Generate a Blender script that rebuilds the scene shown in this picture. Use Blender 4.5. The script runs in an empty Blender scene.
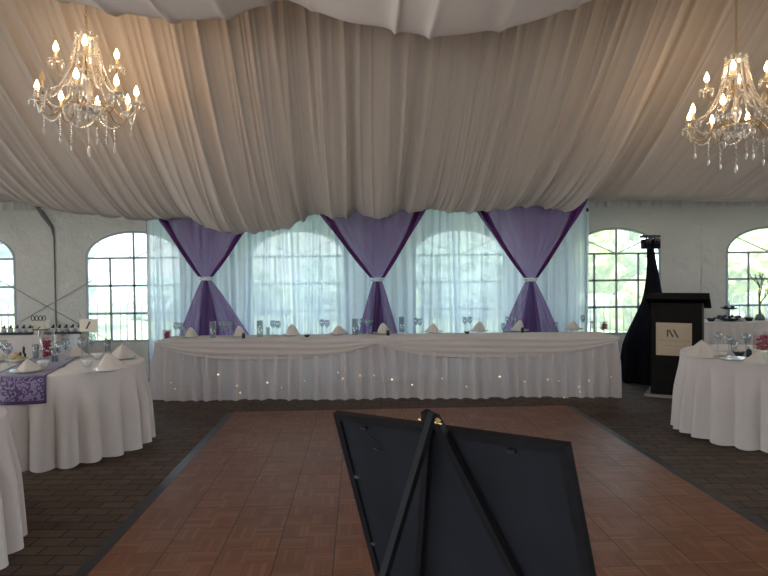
import bpy, bmesh, math, random
import numpy as np
from mathutils import Vector, Matrix, Euler, noise
random.seed(7); rng = np.random.default_rng(7)
PI = math.pi
sc = bpy.context.scene
col = sc.collection

# ------------------------------------------------------------------ camera
F = 603.0
EYE = Vector((0, 0, 1.5))
CM = Matrix.Rotation(math.radians(-2.6), 3, 'Z') @ Matrix.Rotation(math.radians(90 - 1.24), 3, 'X') @ Matrix.Rotation(math.radians(-.6), 3, 'Z')
cd = bpy.data.cameras.new('camera'); cam = bpy.data.objects.new('camera', cd); col.objects.link(cam)
cd.sensor_width = 36; cd.lens = F / 768 * 36; cd.clip_start = .05; cd.clip_end = 500
cam.matrix_world = Matrix.Translation(EYE) @ CM.to_4x4()
sc.camera = cam
def ray(x, y): return CM @ Vector(((x - 384) / F, -(y - 288) / F, -1))
def at_z(x, y, z): v = ray(x, y); return EYE + v * ((z - 1.5) / v.z)
def at_y(x, y, Y): v = ray(x, y); return EYE + v * (Y / v.y)

# ------------------------------------------------------------------ object helpers
def tag(o, label=None, cat=None, group=None, kind=None):
    if label: o['label'] = label
    if cat: o['category'] = cat
    if group: o['group'] = group
    if kind: o['kind'] = kind
    return o
def thing(name, label, cat, loc=(0, 0, 0), rz=0, group=None):
    o = bpy.data.objects.new(name, None); col.objects.link(o)
    o.location = loc; o.rotation_euler = (0, 0, rz); o.empty_display_size = .05
    return tag(o, label, cat, group)
def mesh(name, vf, mat, parent=None, smooth=True, loc=None, rz=0):
    v, f = vf
    m = bpy.data.meshes.new(name); m.from_pydata([tuple(p) for p in v], [], [tuple(q) for q in f]); m.update()
    bm = bmesh.new(); bm.from_mesh(m); bmesh.ops.recalc_face_normals(bm, faces=bm.faces); bm.to_mesh(m); bm.free()
    if smooth:
        m.polygons.foreach_set('use_smooth', [True] * len(m.polygons))
        if smooth == 'auto':
            m.set_sharp_from_angle(angle=math.radians(35))
    m.materials.append(mat)
    o = bpy.data.objects.new(name, m); col.objects.link(o)
    if parent: o.parent = parent
    if loc is not None: o.location = loc
    if rz: o.rotation_euler = (0, 0, rz)
    return o
def children(o): return [c for c in bpy.data.objects if c.parent == o]
def copy_tree(o, parent=None):
    kids = children(o)
    c = o.copy(); col.objects.link(c); c.parent = parent
    for k in kids: copy_tree(k, c)
    return c

# ------------------------------------------------------------------ shape helpers (return verts, faces)
def join(*parts):
    V, Fc = [], []
    for v, f in parts:
        n = len(V); V += [tuple(p) for p in v]; Fc += [tuple(i + n for i in q) for q in f]
    return V, Fc
def xf(vf, M):
    return [tuple(M @ Vector(p)) for p in vf[0]], vf[1]
def mv(vf, x=0, y=0, z=0, rz=0, rx=0, ry=0, s=1):
    return xf(vf, Matrix.Translation((x, y, z)) @ Euler((rx, ry, rz)).to_matrix().to_4x4() @ Matrix.Scale(s, 4))
def box(sx, sy, sz, c=(0, 0, 0), b=0.0):
    bm = bmesh.new(); bmesh.ops.create_cube(bm, size=1)
    for v in bm.verts: v.co = Vector((v.co.x * sx + c[0], v.co.y * sy + c[1], v.co.z * sz + c[2]))
    if b: bmesh.ops.bevel(bm, geom=bm.edges[:], offset=b, segments=2, affect='EDGES', profile=.5)
    bm.verts.index_update()
    r = [v.co.copy() for v in bm.verts], [[v.index for v in f.verts] for f in bm.faces]; bm.free(); return r
def lathe(prof, n=16, cap=True):
    V, Fc = [], []
    for r, z in prof:
        for i in range(n): V.append((r * math.cos(2 * PI * i / n), r * math.sin(2 * PI * i / n), z))
    for k in range(len(prof) - 1):
        for i in range(n):
            j = (i + 1) % n; Fc.append((k * n + i, k * n + j, (k + 1) * n + j, (k + 1) * n + i))
    if cap:
        if prof[0][0] > 1e-4: Fc.append(tuple(range(n))[::-1])
        if prof[-1][0] > 1e-4: Fc.append(tuple((len(prof) - 1) * n + i for i in range(n)))
    return V, Fc
def tube(pts, r, n=8, closed=False):
    pts = [Vector(p) for p in pts]; V, Fc = [], []
    N = len(pts); prev = None
    for k, p in enumerate(pts):
        if closed: t = pts[(k + 1) % N] - pts[k - 1]
        else: t = pts[min(k + 1, N - 1)] - pts[max(k - 1, 0)]
        t.normalize()
        if prev is None:
            a = Vector((0, 0, 1)) if abs(t.z) < .9 else Vector((1, 0, 0)); prev = t.cross(a).normalized()
        u = (prev - t * prev.dot(t)).normalized(); w = t.cross(u); prev = u
        rr = r[k] if isinstance(r, (list, tuple)) else r
        for i in range(n):
            an = 2 * PI * i / n; V.append(p + u * rr * math.cos(an) + w * rr * math.sin(an))
    for k in range(N if closed else N - 1):
        for i in range(n):
            j = (i + 1) % n; k2 = (k + 1) % N
            Fc.append((k * n + i, k * n + j, k2 * n + j, k2 * n + i))
    if not closed:
        Fc.append(tuple(range(n))[::-1]); Fc.append(tuple((N - 1) * n + i for i in range(n)))
    return V, Fc
_ico = {}
def ball(c, r, sub=1, sz=1.0):
    if sub not in _ico:
        bm = bmesh.new(); bmesh.ops.create_icosphere(bm, subdivisions=sub, radius=1); bm.verts.index_update()
        _ico[sub] = ([v.co.copy() for v in bm.verts], [[v.index for v in f.verts] for f in bm.faces]); bm.free()
    v, f = _ico[sub]
    return [(c[0] + p.x * r, c[1] + p.y * r, c[2] + p.z * r * sz) for p in v], f
def grid(fn, nu, nv, closed=False):
    """fn(u in 0..1, v in 0..1) -> point"""
    V, Fc = [], []
    for j in range(nv + 1):
        for i in range(nu + (0 if closed else 1)): V.append(fn(i / nu, j / nv))
    w = nu if closed else nu + 1
    for j in range(nv):
        for i in range(nu):
            i2 = (i + 1) % w
            Fc.append((j * w + i, j * w + i2, (j + 1) * w + i2, (j + 1) * w + i))
    return V, Fc
def beam(a, b, w, t, up=(0, 0, 1)):
    a, b = Vector(a), Vector(b); d = (b - a); L = d.length; d.normalize()
    s = d.cross(Vector(up)).normalized(); u = s.cross(d)
    M = Matrix((s, u, d)).transposed().to_4x4(); M.translation = (a + b) / 2
    return xf(box(w, t, L, b=min(w, t) * .12), M)
def bez(a, b, c, t): return [(1 - t) ** 2 * p + 2 * t * (1 - t) * q + t * t * r for p, q, r in zip(a, b, c)]
def smooth01(t): t = min(max(t, 0), 1); return t * t * (3 - 2 * t)

# ------------------------------------------------------------------ materials
class NT:
    def __init__(s, name):
        s.m = bpy.data.materials.new(name); s.m.use_nodes = True; s.t = s.m.node_tree; s.t.nodes.clear()
        s.out = s.n('ShaderNodeOutputMaterial')
    def n(s, typ, **kw):
        x = s.t.nodes.new(typ)
        for k, v in kw.items():
            if k == 'i':
                for a, b in v.items(): x.inputs[a].default_value = b
            else: setattr(x, k, v)
        return x
    def l(s, a, b): s.t.links.new(a, b)
    def math(s, op, a, b=None, c=None):
        x = s.n('ShaderNodeMath', operation=op)
        for i, q in enumerate((a, b, c)):
            if q is None: continue
            if isinstance(q, (int, float)): x.inputs[i].default_value = q
            else: s.l(q, x.inputs[i])
        return x.outputs[0]
    def surf(s, sh): s.l(sh, s.out.inputs['Surface']); return s.m
    def pos(s): return s.n('ShaderNodeNewGeometry').outputs['Position']
    def obj(s): return s.n('ShaderNodeTexCoord').outputs['Object']
    def noise(s, vec, scale, detail=3, rough=.5):
        x = s.n('ShaderNodeTexNoise', i={'Scale': scale, 'Detail': detail, 'Roughness': rough})
        if vec is not None: s.l(vec, x.inputs['Vector'])
        return x.outputs['Fac']
    def ramp(s, fac, stops):
        x = s.n('ShaderNodeValToRGB'); e = x.color_ramp.elements
        while len(e) < len(stops): e.new(.5)
        for q, (p, c) in zip(e, stops): q.position = p; q.color = (*c, 1)
        s.l(fac, x.inputs['Fac']); return x.outputs['Color']
    def bump(s, h, st=.2, d=.01):
        x = s.n('ShaderNodeBump', i={'Strength': st, 'Distance': d}); s.l(h, x.inputs['Height']); return x.outputs['Normal']
def plain(name, c, rough=.5, metal=0, noise_amt=0, nscale=30, bump=0, bscale=80, spec=.5, coat=0):
    t = NT(name); p = t.n('ShaderNodeBsdfPrincipled', i={'Base Color': (*c, 1), 'Roughness': rough, 'Metallic': metal, 'Specular IOR Level': spec, 'Coat Weight': coat})
    if noise_amt:
        f = t.noise(t.obj(), nscale, 4)
        t.l(t.ramp(f, [(.3, tuple(x * (1 - noise_amt) for x in c)), (.7, tuple(min(1, x * (1 + noise_amt)) for x in c))]), p.inputs['Base Color'])
    if bump: t.l(t.bump(t.noise(t.obj(), bscale, 3), bump, .004), p.inputs['Normal'])
    return t.surf(p.outputs[0])
def cloth(name, c, trans=.25, rough=1, weave=.15, wscale=500, big=0, tc=None, bigscale=2.5):
    t = NT(name)
    d = t.n('ShaderNodeBsdfDiffuse', i={'Color': (*c, 1), 'Roughness': 1}); tr = t.n('ShaderNodeBsdfTranslucent', i={'Color': (*(tc or c), 1)})
    mx = t.n('ShaderNodeMixShader', i={0: trans}); t.l(d.outputs[0], mx.inputs[1]); t.l(tr.outputs[0], mx.inputs[2])
    h = t.noise(t.obj(), wscale, 2)
    if big:
        g = t.noise(t.obj(), bigscale, 5, .55); h = t.math('ADD', t.math('MULTIPLY', h, weave), t.math('MULTIPLY', g, big))
        nrm = t.bump(h, 1, .22)
    else: nrm = t.bump(h, weave, .003)
    t.l(nrm, d.inputs['Normal']); t.l(nrm, tr.inputs['Normal'])
    return t.surf(mx.outputs[0])
def sheer(name, c, a0, a1, tc=None, vary=0.0, tl=.5):
    t = NT(name)
    d = t.n('ShaderNodeBsdfDiffuse', i={'Color': (*c, 1)}); tr = t.n('ShaderNodeBsdfTranslucent', i={'Color': (*(tc or c), 1)})
    m1 = t.n('ShaderNodeMixShader', i={0: tl}); t.l(d.outputs[0], m1.inputs[1]); t.l(tr.outputs[0], m1.inputs[2])
    tp = t.n('ShaderNodeBsdfTransparent')
    lw = t.n('ShaderNodeLayerWeight', i={'Blend': .35})
    fac = t.math('ADD', t.math('MULTIPLY', lw.outputs['Facing'], a1 - a0), a0)
    if vary:
        sx = t.n('ShaderNodeMapping', i={'Scale': (14, 1, .15)}); t.l(t.pos(), sx.inputs[0])
        fac = t.math('ADD', fac, t.math('MULTIPLY', t.math('SUBTRACT', t.noise(sx.outputs[0], 1.4, 4, .6), .5), vary))
    fac = t.math('MINIMUM', t.math('MAXIMUM', fac, 0), 1)
    m2 = t.n('ShaderNodeMixShader'); t.l(fac, m2.inputs[0]); t.l(tp.outputs[0], m2.inputs[1]); t.l(m1.outputs[0], m2.inputs[2])
    return t.surf(m2.outputs[0])
def emit(name, c, s):
    t = NT(name); e = t.n('ShaderNodeEmission', i={'Color': (*c, 1), 'Strength': s}); return t.surf(e.outputs[0])
def clearish(name, tint, gloss=.25, rough=.03, diff=0.0):
    t = NT(name); tp = t.n('ShaderNodeBsdfTransparent', i={'Color': (*tint, 1)}); g = t.n('ShaderNodeBsdfGlossy', i={'Color': (1, 1, 1, 1), 'Roughness': rough})
    lw = t.n('ShaderNodeLayerWeight', i={'Blend': .3}); fac = t.math('ADD', t.math('MULTIPLY', lw.outputs['Facing'], .55), gloss)
    m = t.n('ShaderNodeMixShader'); t.l(fac, m.inputs[0]); t.l(tp.outputs[0], m.inputs[1]); t.l(g.outputs[0], m.inputs[2])
    o = m.outputs[0]
    if diff:
        d = t.n('ShaderNodeBsdfDiffuse', i={'Color': (.9, .88, .85, 1)}); m2 = t.n('ShaderNodeMixShader', i={0: diff}); t.l(o, m2.inputs[1]); t.l(d.outputs[0], m2.inputs[2]); o = m2.outputs[0]
    return t.surf(o)

M = {}
M['wall'] = cloth('tent_wall_vinyl', (.74, .71, .66), trans=.14, weave=.02, wscale=60, big=.75, tc=(.60, .66, .68), bigscale=1.6)
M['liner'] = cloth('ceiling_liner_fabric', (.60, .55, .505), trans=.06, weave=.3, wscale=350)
M['lit_liner'] = cloth('front_liner_lit_fabric', (.88, .86, .84), trans=.06, weave=.3, wscale=350)  # same liner fabric, paler: brighter light up front put into the colour
M['valance'] = cloth('valance_fabric', (.78, .76, .72), trans=.15)
M['roof'] = plain('roof_vinyl', (.8, .8, .78), .7)
M['linen'] = cloth('white_linen', (.80, .745, .725), trans=.04, weave=.25, wscale=300)
M['skirt'] = sheer('table_skirt_fabric', (.86, .77, .735), .90, 1.0)
M['swag'] = cloth('table_swag_fabric', (.70, .64, .61), trans=.05, weave=.25, wscale=300)
M['napkin'] = cloth('napkin_linen', (.80, .74, .68), trans=.1, weave=.25, wscale=300)
M['sheer'] = sheer('white_sheer', (.68, .80, .93), .86, .99, vary=.30, tc=(.80, .92, 1.0), tl=.75)
M['purple'] = sheer('purple_sheer', (.19, .055, .21), .74, .90, tc=(.30, .10, .38), vary=0)
M['purple_dense'] = sheer('gathered_purple_sheer', (.17, .035, .24), .62, .96, tc=(.25, .06, .38), vary=0)
M['muntin'] = plain('window_bar_vinyl', (.36, .43, .47), .5)
def vinyl():
    t = NT('cloudy_clear_vinyl'); tp = t.n('ShaderNodeBsdfTransparent', i={'Color': (.95, .98, .99, 1)}); tr = t.n('ShaderNodeBsdfTranslucent', i={'Color': (.95, .98, 1, 1)})
    m = t.n('ShaderNodeMixShader', i={0: .15}); t.l(tp.outputs[0], m.inputs[1]); t.l(tr.outputs[0], m.inputs[2]); return t.surf(m.outputs[0])
M['pane'] = vinyl()
M['metal'] = plain('brushed_aluminium', (.62, .64, .66), .35, 1)
M['whitepole'] = plain('painted_pole', (.7, .71, .7), .4)
M['seam'] = plain('wall_seam_cord', (.16, .17, .17), .8)
M['cable'] = plain('steel_cable', (.3, .33, .35), .4, .6)
M['black'] = plain('black_scrim', (.008, .009, .013), .9, spec=.1, bump=.3, bscale=120)
M['blackmetal'] = plain('black_painted_metal', (.015, .015, .017), .45)
M['board'] = plain('black_backing_board', (.011, .014, .021), .7, noise_amt=.25, nscale=6, spec=.25)
M['boardframe'] = plain('black_painted_wood', (.009, .010, .013), .55, noise_amt=.2, nscale=20, spec=.2)
M['lectern'] = plain('espresso_wood', (.008, .006, .0055), .6, noise_amt=.35, nscale=12, spec=.15)
M['lecternbase'] = plain('pale_base', (.32, .28, .25), .5)
M['sign'] = plain('tan_sign_panel', (.53, .42, .29), .35, noise_amt=.06, nscale=3)
M['ink'] = plain('dark_ink', (.03, .028, .028), .6)
M['fadedink'] = plain('faded_brown_ink', (.33, .25, .17), .6)
M['brass'] = plain('brass', (.85, .66, .33), .25, 1)
M['gold'] = plain('chandelier_brass', (.42, .30, .15), .3, .9)
M['silver'] = plain('rhinestone_silver', (.85, .84, .82), .2, .6, bump=.8, bscale=300)
M['crystal'] = clearish('cut_crystal', (.97, .95, .9), gloss=.45, rough=.15, diff=.4)
M['bulb'] = emit('candle_bulb_glow', (1, .62, .30), 85)
M['deadbulb'] = plain('unlit_bulb', (.7, .5, .3), .3)
M['candle'] = plain('ivory_candle_sleeve', (.75, .62, .42), .5)
M['fairy'] = emit('fairy_light_glow', (1, .74, .48), 11.0)
M['wire'] = plain('clear_wire', (.6, .58, .55), .5)
M['glass'] = clearish('drinking_glass', (.84, .88, .91), gloss=.12, rough=.04)
M['vaseglass'] = clearish('vase_glass', (.97, .98, .98), gloss=.02, rough=.04)
M['china'] = plain('white_china', (.78, .76, .72), .2, coat=.4)
M['crimson'] = plain('crimson_petals', (.40, .015, .06), .6, noise_amt=.5, nscale=60, bump=1, bscale=60)
M['candlewax'] = plain('pink_wax', (.75, .5, .55), .5)
M['cream'] = plain('cream_card', (.72, .66, .54), .6)
M['dark'] = plain('dark_plum_glaze', (.03, .025, .04), .4)
M['berry'] = plain('black_berries', (.02, .02, .025), .4, bump=1, bscale=90)
M['bread'] = plain('bread_roll_crust', (.55, .42, .2), .7, noise_amt=.3)
M['leaf'] = plain('dark_sprig', (.04, .06, .03), .6)
M['branch'] = plain('grey_branch', (.16, .18, .19), .8)
M['fence'] = plain('galvanised_fence_paint', (.13, .17, .18), .5)
M['bark'] = plain('bark', (.12, .09, .06), .9, noise_amt=.4)
M['concrete'] = plain('outdoor_patio', (.52, .46, .41), .9, noise_amt=.15, nscale=3)
M['edging'] = plain('dance_floor_ramp_metal', (.025, .028, .034), .45, .3)

def foliage(name, a, b, c):
    t = NT(name); f = t.noise(t.obj(), 3.2, 8, .75)
    d = t.n('ShaderNodeBsdfDiffuse'); tr = t.n('ShaderNodeBsdfTranslucent'); cr = t.ramp(f, [(.33, a), (.5, b), (.66, c)])
    t.l(cr, d.inputs[0]); t.l(cr, tr.inputs[0])
    m = t.n('ShaderNodeMixShader', i={0: .3}); t.l(d.outputs[0], m.inputs[1]); t.l(tr.outputs[0], m.inputs[2])
    return t.surf(m.outputs[0])
M['tree_a'] = foliage('yellow_green_leaves', (.12, .20, .06), (.40, .50, .16), (.82, .86, .46))
M['tree_b'] = foliage('mid_green_leaves', (.12, .20, .10), (.36, .46, .26), (.75, .82, .55))
M['tree_c'] = foliage('blue_green_leaves', (.16, .30, .27), (.45, .60, .55), (.8, .88, .82))
def grass():
    t = NT('lawn_grass'); f = t.noise(t.pos(), 1.2, 6, .7)
    p = t.n('ShaderNodeBsdfDiffuse'); t.l(t.ramp(f, [(.3, (.20, .28, .12)), (.55, (.38, .45, .22)), (.75, (.5, .55, .32))]), p.inputs[0]); return t.surf(p.outputs[0])
M['grass'] = grass()
def pavers():
    t = NT('dark_brick_pavers'); mp = t.n('ShaderNodeMapping'); mp.inputs['Rotation'].default_value = (0, 0, math.radians(4)); t.l(t.pos(), mp.inputs[0])
    br = t.n('ShaderNodeTexBrick', offset=.5, i={'Scale': 1, 'Mortar Size': .006, 'Mortar Smooth': .3, 'Bias': -.1, 'Brick Width': .22, 'Row Height': .11,
             'Color1': (.125, .086, .064, 1), 'Color2': (.082, .056, .042, 1), 'Mortar': (.028, .020, .016, 1)})
    t.l(mp.outputs[0], br.inputs['Vector'])
    mx = t.n('ShaderNodeMixRGB', blend_type='OVERLAY', i={0: .5}); t.l(br.outputs['Color'], mx.inputs[1]); t.l(t.ramp(t.noise(t.pos(), 9, 5, .7), [(.3, (.3, .3, .3)), (.7, (.7, .7, .7))]), mx.inputs[2])
    p = t.n('ShaderNodeBsdfPrincipled', i={'Roughness': .75, 'Specular IOR Level': .25}); t.l(mx.outputs[0], p.inputs['Base Color'])
    h = t.math('ADD', t.math('MULTIPLY', br.outputs['Fac'], -1), t.math('MULTIPLY', t.noise(t.pos(), 50, 4), .5))
    t.l(t.bump(h, .8, .008), p.inputs['Normal']); return t.surf(p.outputs[0])
M['pavers'] = pavers()
TS = .3055
def parquet():
    t = NT('finger_parquet'); sp = t.n('ShaderNodeSeparateXYZ'); t.l(t.obj(), sp.inputs[0]); X, Y = sp.outputs[0], sp.outputs[1]
    fl = lambda a: t.math('FLOOR', a); B = TS / 2
    bx, by = t.math('DIVIDE', X, B), t.math('DIVIDE', Y, B)
    ix, iy = fl(bx), fl(by); par = t.math('MODULO', t.math('ADD', t.math('ADD', ix, iy), 400), 2)
    fx, fy = t.math('SUBTRACT', bx, ix), t.math('SUBTRACT', by, iy)
    s = t.math('ADD', t.math('MULTIPLY', fx, par), t.math('MULTIPLY', fy, t.math('SUBTRACT', 1, par)))
    s5 = t.math('MULTIPLY', s, 5); si = fl(s5); sf = t.math('SUBTRACT', s5, si)
    cb = t.n('ShaderNodeCombineXYZ'); t.l(ix, cb.inputs[0]); t.l(iy, cb.inputs[1]); t.l(si, cb.inputs[2])
    wn = t.n('ShaderNodeTexWhiteNoise'); t.l(cb.outputs[0], wn.inputs[0])
    # whole tiles differ a little
    cb2 = t.n('ShaderNodeCombineXYZ'); t.l(fl(t.math('DIVIDE', X, TS)), cb2.inputs[0]); t.l(fl(t.math('DIVIDE', Y, TS)), cb2.inputs[1])
    wt = t.n('ShaderNodeTexWhiteNoise'); t.l(cb2.outputs[0], wt.inputs[0])
    v = t.math('ADD', t.math('MULTIPLY', wn.outputs['Value'], .60), t.math('ADD', t.math('MULTIPLY', wt.outputs['Value'], .2), t.math('MULTIPLY', t.noise(t.obj(), 40, 4), .2)))
    base = t.ramp(v, [(.1, (.18, .066, .032)), (.5, (.228, .090, .044)), (.9, (.285, .124, .062))])
    edge = lambda f, w: t.math('LESS_THAN', t.math('SUBTRACT', .5, t.math('ABSOLUTE', t.math('SUBTRACT', f, .5))), w)
    tx, ty = t.math('DIVIDE', X, TS), t.math('DIVIDE', Y, TS)
    seam = t.math('MAXIMUM', edge(t.math('FRACT', tx), .010), edge(t.math('FRACT', ty), .007))
    fing = edge(sf, .06); blk = t.math('MAXIMUM', edge(fx, .012), edge(fy, .012))
    dk = t.math('MAXIMUM', t.math('MULTIPLY', seam, .85), t.math('MULTIPLY', t.math('MAXIMUM', fing, blk), .35))
    mx = t.n('ShaderNodeMixRGB', i={2: (.02, .009, .005, 1)}); t.l(dk, mx.inputs[0]); t.l(base, mx.inputs[1])
    p = t.n('ShaderNodeBsdfPrincipled', i={'Roughness': .42, 'Specular IOR Level': .4}); t.l(mx.outputs[0], p.inputs['Base Color'])
    t.l(t.math('ADD', .36, t.math('MULTIPLY', t.noise(t.obj(), 3, 4), .2)), p.inputs['Roughness'])
    t.l(t.bump(t.math('SUBTRACT', 1, dk), .3, .002), p.inputs['Normal']); return t.surf(p.outputs[0])
M['parquet'] = parquet()
def damask():
    t = NT('purple_damask'); mp = t.n('ShaderNodeMapping', i={'Scale': (1, 1, 1)}); t.l(t.obj(), mp.inputs[0])
    wv = t.n('ShaderNodeTexWave', wave_type='RINGS', rings_direction='SPHERICAL', i={'Scale': 6.5, 'Distortion': 14, 'Detail': 1, 'Detail Scale': 3.0}); t.l(mp.outputs[0], wv.inputs[0])
    vo = t.n('ShaderNodeTexVoronoi', i={'Scale': 24}); t.l(mp.outputs[0], vo.inputs[0])
    f = t.math('MULTIPLY', wv.outputs['Fac'], t.math('ADD', .55, vo.outputs['Distance']))
    d = t.n('ShaderNodeBsdfPrincipled', i={'Roughness': .4, 'Sheen Weight': .3}); t.l(t.ramp(f, [(.50, (.24, .17, .31)), (.60, (.05, .02, .11))]), d.inputs['Base Color'])
    return t.surf(d.outputs[0])
M['damask'] = damask()
M['damask_edge'] = plain('runner_border_satin', (.05, .02, .10), .4)

# ================================================================== THE SETTING
def struct(name, vf, mat, parent=None, smooth=False):
    o = mesh(name, vf, mat, parent, smooth); tag(o, kind='structure'); return o
WY = 9.1
struct('floor', box(18, 14, .1, (0, 3.0, -.05)), M['pavers'])
struct('ground', box(120, 90, .1, (0, 40, -.16)), M['grass'])
struct('patio_and_bounce_ring', join(box(40, 2.0, .06, (0, 11.06, -.075)), box(11.3, 22, .06, (-14.7, -.95, -.075)), box(11.3, 22, .06, (14.7, -.95, -.075)), box(18.1, 8, .06, (0, -8.05, -.075))), M['concrete'])  # paving ring around the tent added to bounce warmer light inside

# --- back wall with six arched window openings
zb, zs, zt = .556, 1.79, 2.18
wx = [-5.70, -3.29, -.87, 1.56, 3.985, 6.42]; hw = .69
def arch(cx, w=hw, z0=zb, z1=zs, z2=zt, n=24):
    pts = [(cx - w, z0), (cx + w, z0)]
    for i in range(n + 1):
        a = PI * i / n; pts.append((cx + w * math.cos(a), z1 + (z2 - z1) * math.sin(a)))
    return pts
def filled_curve(name, loops, Y, ext, mat, parent=None, bevel=0):
    cu = bpy.data.curves.new(name, 'CURVE'); cu.dimensions = '2D'; cu.fill_mode = 'BOTH'; cu.extrude = ext
    for lp in loops:
        s = cu.splines.new('POLY'); s.points.add(len(lp) - 1); s.use_cyclic_u = True
        for q, (x, z) in zip(s.points, lp): q.co = (x, z, 0, 1)
    tmp = bpy.data.objects.new('tmp', cu); col.objects.link(tmp)
    dg = bpy.context.evaluated_depsgraph_get(); me = bpy.data.meshes.new_from_object(tmp.evaluated_get(dg))
    bpy.data.objects.remove(tmp); bpy.data.curves.remove(cu)
    for v in me.vertices: v.co = (v.co.x, Y + v.co.z, v.co.y)
    me.materials.clear(); me.materials.append(mat)
    o = bpy.data.objects.new(name, me); col.objects.link(o); o.parent = parent
    return o
w_ = filled_curve('wall_back', [[(-8.6, 0), (8.6, 0), (8.6, 2.72), (-8.6, 2.72)]] + [arch(c) for c in wx], WY, .003, M['wall']); tag(w_, kind='structure')
for i, c in enumerate(wx):
    wr = bpy.data.objects.new('window_%d' % (i + 1), None); col.objects.link(wr); wr.location = (c, WY, zb); tag(wr, kind='structure')
    out = arch(0, hw + .012, -.012, zs - zb, zt - zb + .012); inn = arch(0, hw - .022, .022, zs - zb, zt - zb - .022)
    tag(filled_curve('window_frame', [out, inn], 0, .008, M['muntin'], wr), kind='structure')
    tag(filled_curve('window_pane', [arch(0, hw - .005, 0, zs - zb, zt - zb)], .002, .001, M['pane'], wr), kind='structure')
    bars = []
    for z in (.412, .824, zs - zb): bars.append(box(hw * 2 - .01, .012, .032, (0, -.006, z)))
    for x in (-hw / 2, 0, hw / 2): bars.append(box(.032, .012, (zt - zb - .01) if x == 0 else zs - zb, (x, -.006, ((zt - zb - .01) if x == 0 else zs - zb) / 2)))
    for s in (-1, 1):
        a = PI / 2 + s * math.radians(52)
        bars.append(beam((0, -.006, zs - zb), (hw * math.cos(a), -.006, zs - zb + (zt - zs) * math.sin(a)), .012, .03, up=(0, 1, 0)))
    struct('window_bars', join(*bars), M['muntin'], wr)
struct('wall_left', join(box(.01, 7.6, 2.72, (-8.6, 5.3, 1.36)), box(.01, .5, 2.72, (-8.6, -1.9, 1.36)), box(.01, 3.2, .3, (-8.6, -.1, 2.57))), M['roof'])  # unseen side wall; its gap is shaped to let light in from the left
struct('wall_right', box(.01, 11, 2.72, (8.6, 3.6, 1.36)), M['roof'])
filled_curve('wall_rear_added', [[(-8.6, 0), (8.6, 0), (8.6, 4.85), (-8.6, 4.85)], [(-5.5, .02), (0.2, .02), (0.2, 2.3), (-5.5, 2.3)]], -2.15, .003, M['roof'])['kind'] = 'structure'  # unseen rear wall added to cut light indoors; opening sized for that
# gathered valance at the eave
def val(u, v):
    x = -8.5 + 17 * u; return (x, WY - .05 - .02 * math.sin(x * 46 + 2 * math.sin(x * 3)) - .012 * math.sin(x * 17), 2.70 - .20 * v)
struct('trim_1', grid(val, 1500, 3), M['valance'], smooth=True)
# wall laps at the two legs
for i, x in enumerate((-4.43, 5.33)):
    st = [(x - .22 if i == 0 else x - .05, WY - .05, 2.56), (x - .13 if i == 0 else x - .03, WY - .045, 2.42), (x - .02, WY - .03, 2.25), (x, WY - .02, 2.1), (x, WY - .02, 1.0), (x + .02, WY - .02, 0.02)]
    struct('trim_%d' % (i + 2), tube(st, [.03, .035, .025, .012, .010, .010] if i == 0 else .008, 8), M['seam'] if i == 0 else M['whitepole'], smooth=True)

# --- ceiling liner
SIL = [(-260, 196), (-120, 190), (0, 192), (27, 201), (42, 206), (62, 210), (94, 213), (125, 215), (150, 216), (172, 215), (186, 214), (197, 221), (212, 229), (232, 232), (252, 232), (274, 230), (288, 227), (296, 221), (302, 214), (312, 213), (323, 213), (340, 216), (350, 213), (356, 205), (365, 213), (378, 217), (391, 212), (400, 206), (410, 209), (420, 210), (431, 206), (445, 209), (460, 211), (482, 210), (500, 208), (520, 204), (540, 199), (560, 196), (600, 199), (1100, 200)]
YL = 7.9
sx_, sz_ = [], []
for px, py in SIL:
    p = at_y(px, py, YL); sx_.append(p.x); sz_.append(p.z)
fine = np.linspace(-9.5, 9.5, 1901); zz = np.interp(fine, sx_, sz_); k = np.ones(7) / 7; zz = np.convolve(np.pad(zz, 3, mode='edge'), k, 'valid')
def zlow(x): return np.interp(x, fine, zz)
def pleats(seed, lo, hi, smin, smax, amp, wf=1):
    r = np.random.default_rng(seed); out = []; x = lo
    while x < hi:
        x += r.uniform(smin, smax); out.append((x, r.uniform(.35, 1) * amp, r.uniform(.018, .045) * wf, r.uniform(-.10, .10), r.uniform(0, 6.3)))
    return out
def fold(x, v, P):
    d = np.zeros_like(x)
    for c, a, w, dr, ph in P:
        cc = c + dr * v + .03 * np.sin(3 * v + ph); q = (x - cc) / w
        m = np.abs(q) < 6
        d[m] += a * np.exp(-np.abs(q[m]) ** 1.3)
    return d
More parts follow.
